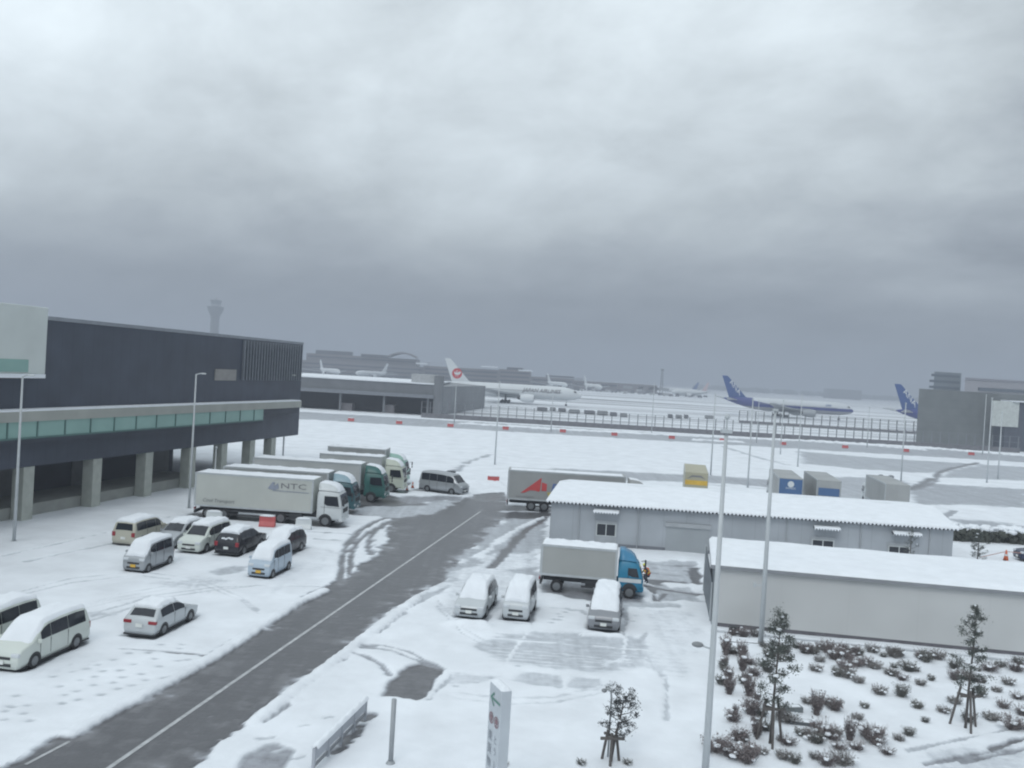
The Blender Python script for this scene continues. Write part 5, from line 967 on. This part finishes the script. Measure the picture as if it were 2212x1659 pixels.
# local x runs from far edge to near edge of the lettered face; lettered side faces -y (towards the left)
MB().bb(0,W_,.0,.34,0,zs).build('pillar',mat('sign_white',(.50,.54,.58),.45,0,.05,1),sg,bevel=.01); snow_slab(sg,0,W_,.0,.34,zs,.10,'snow_cap',12,8)
AG=mat('sign_green',(.12,.25,.21),.5); RR=mat('sign_red_grey',(.27,.17,.19),.5); TX=mat('sign_text',(.24,.26,.30),.5)
g=MB(); zA=zs-.42
g.add([(.12,-.012,zA),(.40,-.012,zA+.22),(.46,-.012,zA+.16),(.27,-.012,zA+.03),(.92,-.012,zA+.03),(.92,-.012,zA-.05),(.27,-.012,zA-.05),(.46,-.012,zA-.18),(.40,-.012,zA-.24)],[(0,1,2,3),(3,4,5,6),(0,6,7,8),(0,3,6)]); g.build('arrow',AG,sg)
for q,(cx_,cz_) in enumerate(((.28,zs-1.05),(.70,zs-1.05))):
    g=MB(); vs=[]; n=24
    for k in range(n): a=2*math.pi*k/n; vs+=[(cx_+.18*math.cos(a),-.012,cz_+.18*math.sin(a)),(cx_+.135*math.cos(a),-.012,cz_+.135*math.sin(a))]
    g.add(vs,[(2*k,(2*k+2)%(2*n),(2*k+3)%(2*n),2*k+1) for k in range(n)]); g.bb(cx_-.08,cx_+.08,-.016,-.006,cz_-.05,cz_+.07); g.bb(cx_-.02,cx_+.02,-.017,-.006,cz_-.12,cz_+.12); g.build('ringed_symbol',RR,sg)
for s_,x_,z_ in (('東',.26,0),('貨',.26,-.42),('物',.26,-.84),('地',.26,-1.26),('区',.26,-1.68),('と',.70,0),('う',.70,-.36),('3',.70,-.75),('ビ',.70,-1.15),('ル',.70,-1.5)):
    text(s_,.34 if x_<.5 else .28,TX,sg,(x_,-.012,zs-1.62+z_),(R(90),0,0))
# low snow-topped fence rail lower left
ra=G(788,1556); rb_=G(676,1672); rail=thing('low_guard_fence','low white panel guard fence topped with snow beside the dark planted strip','fence',(ra[0],ra[1],0)); dv=Vector((rb_[0]-ra[0],rb_[1]-ra[1])); l=dv.length; an=math.atan2(dv.y,dv.x); m_=dv/2; RW=mat('guard_fence_paint',(.40,.42,.46),.6,0,.08,1)
MB().box((m_.x,m_.y,.62),(l,.06,.42),an).build('panel',RW,rail); MB().box((m_.x,m_.y,.26),(l,.08,.09),an).build('lower_rail',mat('rail_grey',(.22,.23,.25),.5),rail)
for q in range(5): p=dv*q/4; MB().box((p.x,p.y,.42),(.10,.10,.84),an).build('post',RW,rail)
g=MB(); vs=[]; A,B=40,7
for i in range(A):
    for j in range(B):
        p=dv*(i/(A-1)); n_=Vector((-dv.y,dv.x)).normalized()*(-.13+.26*j/(B-1)); e=math.sin(math.pi*j/(B-1)); vs.append((p.x+n_.x,p.y+n_.y,.83+.12*math.sqrt(max(e,0))*(1+.2*math.sin(i*1.1))))
g.add(vs,[(i*B+k,(i+1)*B+k,(i+1)*B+k+1,i*B+k+1) for i in range(A-1) for k in range(B-1)]); g.build('snow_cap',SNOW,rail,smooth=True)
# boxes in the bed, utility box at the store wall, slab
p=G(1713,1541); t=thing('utility_box','low grey utility box among the shrubs by the tallest sapling','box',(p[0],p[1],0),.2); MB().bb(-.35,.35,-.2,.2,0,.32).build('housing',mat('utility_grey',(.17,.19,.20),.6),t,bevel=.02); snow_slab(t,-.33,.33,-.18,.18,.32,.02,'snow_cap',8,8)
p=G(1730,1568); t=thing('utility_box','flat dark grey cover plate right of the sapling stakes','box',(p[0],p[1],0),-.1); MB().bb(-.5,.5,-.22,.22,0,.22).build('housing',mat('cover_dark',(.10,.11,.12),.6),t,bevel=.02); snow_slab(t,-.47,.47,-.2,.2,.22,.03,'snow_cap',8,8)
p=G(1585,1372); t=thing('wall_unit','small dark ventilation unit on the ground at the cream store wall','box',(p[0],p[1],0)); MB().bb(-.25,.25,-.15,.15,.1,.5).build('housing',mat('unit_dark',(.06,.065,.07),.6),t,bevel=.02); MB().bb(-.3,.3,-.2,.2,0,.1).build('base',FBW,t)
p=G(1650,1393); t=thing('concrete_slab','low snow covered concrete slab at the cream store wall','slab',(p[0],p[1]+.1,0)); MB().bb(-2.2,2.2,-.4,.4,0,.16).build('slab_body',FBW,t); snow_slab(t,-2.2,2.2,-.4,.4,.16,.09,'snow_cap',40,8)
# hedge with snow on the right
hp=[G(2070,1178),G(2140,1176),G(2230,1184)]
hg=thing('hedge','snow laden dark hedge behind the shed at the right','hedge',(0,0,0)); g=MB(); s_=MB(); rr=random.Random(3)
for i in range(260):
    q=rr.random(); x=hp[0][0]+(hp[2][0]-hp[0][0]+4)*q; y=84.5+rr.uniform(-.7,.9)+q*.5; z=rr.uniform(.1,1.1); g.blob((x,y,z),rr.uniform(.2,.4),6,4,.35)
    if i%3==0: s_.blob((x,y+.3,1.25+rr.uniform(-.15,.2)),rr.uniform(.3,.55),7,5,.3,.5)
g.build('foliage',mat('hedge_leaf',(.05,.055,.045),.8,0,.3,3),hg); s_.build('snow_cover',SNOW,hg,smooth=True)
# ---------------------------------------------------------------- shrubs and saplings
TWIG=mat('reddish_twig',(.185,.16,.16),.8,0,.3,4); TWG=mat('grey_twig',(.20,.19,.185),.8,0,.25,4); OLV=mat('dull_leaf',(.16,.16,.15),.8,0,.3,4)
def shrub_proto(seed,m,w=.45,h=.7,snowy=.5,dense=130):
    rr=random.Random(seed); g=MB()
    for i in range(dense):
        a=rr.uniform(0,6.28); r_=w*math.sqrt(rr.random())*.9; b0=(rr.uniform(-.12,.12)*w*2,rr.uniform(-.12,.12)*w*2,0); tip=(math.cos(a)*r_,math.sin(a)*r_,h*rr.uniform(.45,1)); md=tuple((b0[k]+tip[k])/2+rr.uniform(-.05,.05) for k in range(3)); g.tube([b0,md,tip],[.008,.006,.003],3,False)
        for q in range(3):
            f=rr.uniform(.4,1); c=tuple(b0[k]+(tip[k]-b0[k])*f+rr.uniform(-.04,.04) for k in range(3)); s=rr.uniform(.018,.04); d=[rr.uniform(-s,s) for _ in range(6)]
            g.add([(c[0]-s,c[1]+d[0],c[2]+d[1]),(c[0]+d[2],c[1]-s,c[2]+d[3]),(c[0]+s,c[1]+d[4],c[2]-s+d[5])],[(0,1,2)])
    g.cur=1
    for i in range(int(4*snowy)):
        a=rr.uniform(0,6.28); r_=w*rr.random()*.8; g.blob((math.cos(a)*r_,math.sin(a)*r_,h*rr.uniform(.35,.85)),rr.uniform(.05,.12),7,5,.3,.55)
    return g
GL='leafless reddish brown shrub poking through the snow of the planting bed'
protos=[]
for i,(m,w,h,sn) in enumerate(((TWIG,.45,.75,.9),(TWIG,.32,1.0,.5),(TWG,.5,.55,1.2),(OLV,.38,.6,1.1),(TWIG,.6,.7,1.3))):
    o=shrub_proto(50+i,m,w,h,sn).build('shrub',[m,SNOW]); protos.append(o)
SP=[(1565,1415,1),(1562,1440,1),(1572,1470,1),(1576,1500,1),(1600,1420,1),(1605,1450,1),(1612,1480,1),(1618,1505,1),(1580,1372,0),(1603,1378,0),(1630,1374,2),(1650,1398,2),(1690,1405,2),(1700,1425,2),(1720,1400,3),(1745,1405,3),(1768,1405,0),(1790,1410,0),(1800,1425,4),(1770,1430,2),(1765,1450,2),(1820,1405,0),(1835,1425,0),(1850,1418,1),(1850,1440,4),(1870,1435,4),(1885,1410,2),(1905,1420,3),(1930,1420,2),(1890,1445,2),(1950,1440,2),(1975,1450,2),(2000,1430,3),(2025,1425,2),(2010,1470,3),(1990,1480,2),(2110,1450,3),(2160,1440,3),(2195,1450,4),(2180,1480,2),(2200,1510,4),(2150,1495,2),(2120,1505,3),(2170,1530,4),(2205,1545,4),(2140,1555,2),(2190,1575,4),(2060,1520,2),(2090,1560,3),(1810,1460,3),(1855,1475,2),(1745,1520,2),(1790,1525,0),(1800,1535,0),(1765,1545,1),(1900,1500,2),(1950,1505,3),(1865,1530,3),(1730,1590,3),(1755,1600,4),(1775,1590,4),(1800,1600,4),(1815,1620,4),(1835,1600,1),(1850,1620,4),(1875,1590,2),(1895,1610,4),(1915,1630,4),(1940,1600,2),(1965,1590,3),(1630,1520,1),(1622,1545,0),(1628,1570,1),(1635,1595,1),(1590,1545,1),(1585,1560,0),(1560,1610,4),(1545,1625,4),(1575,1635,4),(1600,1640,4),(1615,1650,0),(1650,1630,2),(1700,1610,4),(1690,1640,2),(1720,1650,3),(1760,1640,2),(1785,1655,4),(1820,1650,2),(2000,1560,3),(2040,1540,2),(1980,1530,3),(1850,1555,2),(1600,1600,1),(1660,1420,3),(1640,1440,2),(2060,1445,3),(2085,1465,2),(1930,1460,2),(1880,1600,4),(1705,1560,2)]
rs_=random.Random(77)
for _ in range(55):
    u,v,_k=rs_.choice(SP); SP.append((min(max(u+rs_.uniform(-30,30),1560),2208),min(max(v+rs_.uniform(-12,12),1412),1655),rs_.choice((0,2,2,3,3,4))))
SL_={0:'leafless reddish brown shrub poking through the snow of the planting bed',1:'tall narrow reddish brown stalks standing upright in the planting bed',2:'low wide grey twiggy shrub with snow caught in it in the planting bed',3:'small grey green shrub half buried in the planting bed snow',4:'broad bushy reddish brown shrub in the planting bed'}
used=set()
for i,(u,v,k) in enumerate(SP):
    p=G(u+random.uniform(-3,3),v+4)
    o=protos[k] if k not in used else protos[k].copy()
    if k in used: COL.objects.link(o)
    used.add(k); tag(o,SL_[k],'shrub','leafless shrubs in the planting bed'); o.location=(p[0],p[1],.03); o.rotation_euler=(0,0,random.uniform(0,6.28)); s=random.uniform(.6,1.25); o.scale=(s*1.05,s*1.05,s*random.uniform(.7,1.))
for (u,v,s,lb) in ((1355,1655,.5,'half buried dark shrub right of the small pine sapling'),(1255,1655,.5,'low dark shrub at the bottom edge left of the sapling'),(1090,1658,.4,'tiny dark shrub at the foot of the white sign pillar')):
    p=G(u,v); o=protos[3].copy(); COL.objects.link(o); tag(o,lb,'shrub'); o.location=(p[0],p[1],0.03); o.scale=(s*1.6,s*1.2,s*.7)
LEAF=mat('sapling_leaf',(.11,.125,.11),.7,0,.35,6); LEAF2=mat('pine_needles',(.10,.105,.11),.7,0,.3,6); BARK=mat('bark',(.10,.09,.085),.85,0,.2,8,.4); STK=mat('stake_wood',(.11,.10,.095),.85,0,.2,6)
def sapling(name,label,base,h,crown_lo,w,seed,leafm,nleaf=2600,shape=None,lean=0):
    rr=random.Random(seed); t=thing(name,label,'tree',(base[0],base[1],0.05)); g=MB()
    tp=(lean,0,h); g.tube([(0,0,0),(lean*.3,.02,h*.35),(lean*.7,-.02,h*.7),tp],[.06,.048,.032,.01],8); cl_=[]
    nb=26
    for i in range(nb):
        f=crown_lo+(1-crown_lo)*(i/(nb-1)); z=h*f; a=i*2.4+rr.uniform(-.5,.5); q=(i/(nb-1)); rw=w*(shape(q) if shape else (.55+.6*math.sin(math.pi*min(q*1.1,1)))*(1-.65*q))*rr.uniform(.55,1.1)
        e=(lean*f+math.cos(a)*rw,math.sin(a)*rw,z+rr.uniform(.05,.35)*rw+.1); g.tube([(lean*f,0,z-.05),((lean*f+e[0])/2,e[1]/2,z+.02),e],[.018,.012,.004],5)
        for k in range(3): 
            fr=rr.uniform(.45,1.05); cl_.append((lean*f+(e[0]-lean*f)*fr,e[1]*fr,z+(e[2]-z)*fr+rr.uniform(-.06,.1),rr.uniform(.10,.24)*w*1.1))
    g.build('trunk',BARK,t,smooth=True)
    g=MB(); nleaf=int(nleaf*1.1); per=max(nleaf//len(cl_),8)
    for (x,y,z,r_) in cl_:
        for k in range(per):
            d=Vector((rr.gauss(0,1),rr.gauss(0,1),rr.gauss(0,.7)))*r_*.5; s=rr.uniform(.022,.05); ax=Vector((rr.uniform(-1,1),rr.uniform(-1,1),rr.uniform(-1,1))).normalized(); b=ax.cross(Vector((.3,.5,.8))).normalized(); c=Vector((x,y,z))+d
            g.add([c-ax*s,c+b*s*.55,c+ax*s,c-b*s*.55],[(0,1,2,3)])
        if rr.random()<.22: g.cur=1; g.blob((x,y,z+r_*.5),r_*.4,6,4,.3,.4); g.cur=0
    g.build('crown',[leafm,SNOW],t); return t
def stakes(label,base,h=1.6,sp=.5,n=3):
    t=thing('tree_stakes',label,'tree support',(base[0],base[1],0.03)); 
    for k in range(n):
        a=2*math.pi*k/n+.4; g=MB(); g.tube([(math.cos(a)*sp,math.sin(a)*sp,0),(math.cos(a)*sp*.45,math.sin(a)*sp*.45,h)],.05,8); g.build('stake',STK,t)
    g=MB(); g.box((0,-.22,h*.86),(.85,.07,.09),.1); g.box((.05,.18,h*.80),(.7,.07,.08),-.7); g.build('crossbar',STK,t)
b1_=G(1663,1612); h1=ZY(1672,1332,b1_[1])[2]; sapling('sapling_tree','tall narrow evergreen sapling in the planting bed before the cream wall, nearest the mast',b1_,h1,.28,1.05,21,LEAF,5200,lean=.12); stakes('three dark stakes holding the sapling nearest the mast',b1_,1.7,.55)
b2_=G(2085,1578); h2=ZY(2105,1322,b2_[1])[2]; sapling('sapling_tree','evergreen sapling at the right of the planting bed before the cream wall',b2_,h2,.30,.95,33,LEAF,4200,lean=.15); stakes('stakes holding the sapling at the right of the planting bed',b2_,1.7,.6)
b3_=G(1318,1652); h3=ZY(1340,1502,b3_[1])[2]; sapling('pine_sapling','small scrubby pine sapling with one long side branch, in the lower middle',b3_,h3,.42,.75,44,LEAF2,2600,shape=lambda q:1.15-.35*q,lean=.38); stakes('stakes and crossbars around the small pine sapling',b3_,1.15,.36)
p=ZY(2112,1205,72); h4=ZY(2116,1150,72)[2]; sapling('sapling_tree','dark evergreen sapling just right of the long shed',(p[0],72),h4,.2,.95,55,LEAF,2600)
p=ZY(1966,1195,63); h5=ZY(1968,1148,63)[2]; sapling('sapling_tree','thin evergreen sapling in front of the last shed window',(p[0],63),h5,.35,.6,66,LEAF,900)
# ---------------------------------------------------------------- person beside the blue cab
def person(label,loc,rz):
    t=thing('person',label,'person',loc,rz)
    # crouched forward figure, facing +x; one vertex per joint
    V=[(0,0,.52),(.10,0,.72),(.22,0,.92),(.27,0,1.02),(.34,0,1.12),(.36,0,1.20)]; E_=[(0,1),(1,2),(2,3),(3,4),(4,5)]; Rr=[.15,.15,.16,.06,.09,.075]
    for s in (-1,1):
        b=len(V); V+=[(0.02,s*.10,.50),(.30,s*.14,.46),(.10,s*.13,.10),(.24,s*.14,.04)]; Rr+=[.10,.075,.05,.042]; E_+=[(0,b),(b,b+1),(b+1,b+2),(b+2,b+3)]
        b=len(V); V+=[(.22,s*.20,.90),(.34,s*.25,.66),(.54,s*.18,.64),(.60,s*.17,.63)]; Rr+=[.065,.045,.033,.036]; E_+=[(2,b),(b,b+1),(b+1,b+2),(b+2,b+3)]
        h=b+3
        for q,(dy,ln) in enumerate(((-.03,.06),(-.01,.075),(.01,.072),(.03,.055))):
            c=len(V); V+=[(.63,s*.17+dy,.63),(.63+ln,s*.17+dy,.61)]; Rr+=[.010,.008]; E_+=[(h,c),(c,c+1)]
        c=len(V); V+=[(.60,s*.13,.64),(.64,s*.11,.65)]; Rr+=[.011,.009]; E_+=[(h,c),(c,c+1)]
    me=bpy.data.meshes.new('body'); me.from_pydata(V,E_,[]); o=bpy.data.objects.new('body',me); COL.objects.link(o); o.parent=t; me.materials.append(mat('work_trousers',(.04,.045,.07),.8))
    md=o.modifiers.new('skin','SKIN'); md.use_smooth_shade=True
    for i,r_ in enumerate(Rr): me.skin_vertices[0].data[i].radius=(r_,r_)
    me.skin_vertices[0].data[0].use_root=True; sdv=o.modifiers.new('sub','SUBSURF'); sdv.levels=1; sdv.render_levels=1
    g=MB(); g.blob((.355,0,1.17),.098,14,9,0,1.15); g.blob((.455,0,1.16),.022,6,4); hd_=g.build('head',mat('skin',(.45,.28,.21),.6),t,smooth=True)
    for s in (-1,1): g=MB(); g.blob((.44,s*.035,1.185),.013,6,4); g.build('eye',DARK,hd_)
    g=MB(); g.box((.447,0,1.115),(.012,.045,.01)); g.build('mouth',mat('lip',(.3,.1,.09),.6),hd_)
    g=MB(); g.tube([(.35,0,1.22),(.345,0,1.24),(.335,0,1.31),(.33,0,1.335)],[.15,.122,.085,.02],16); g.build('helmet',mat('helmet_yellow',(.70,.72,.05),.4),t,smooth=True)
    g=MB(); g.tube([(.02,0,.60),(.10,0,.74),(.20,0,.92),(.25,0,1.0)],[.185,.19,.20,.12],14); g.build('safety_vest',mat('vest_orange_red',(.70,.12,.04),.6),t,smooth=True)
    g=MB(); g.tube([(.09,0,.72),(.115,0,.765)],[.196,.197],14); g.tube([(.185,0,.89),(.20,0,.925)],[.205,.203],14); g.build('vest_stripe',mat('vest_yellow',(.65,.75,.08),.5),t,smooth=True)
    return t
pp=G(1395,1262); person('crouching person in a yellow helmet and red vest in front of the blue truck cab',(pp[0]+.15,pp[1],.08),R(200))
# ---------------------------------------------------------------- haze: even thin air round the whole scene
hz=bpy.data.materials.new('haze'); hz.use_nodes=True; t=hz.node_tree
for n in list(t.nodes): t.nodes.remove(n)
pv=t.nodes.new('ShaderNodeVolumePrincipled'); pv.inputs['Color'].default_value=(.47,.50,.56,1); pv.inputs['Density'].default_value=.00085; pv.inputs['Anisotropy'].default_value=.0
om=t.nodes.new('ShaderNodeOutputMaterial'); t.links.new(pv.outputs[0],om.inputs['Volume'])
g=MB(); g.bb(-5050,5050,-110,6050,-1.1,135); struct(g.build('haze',hz),'stuff')
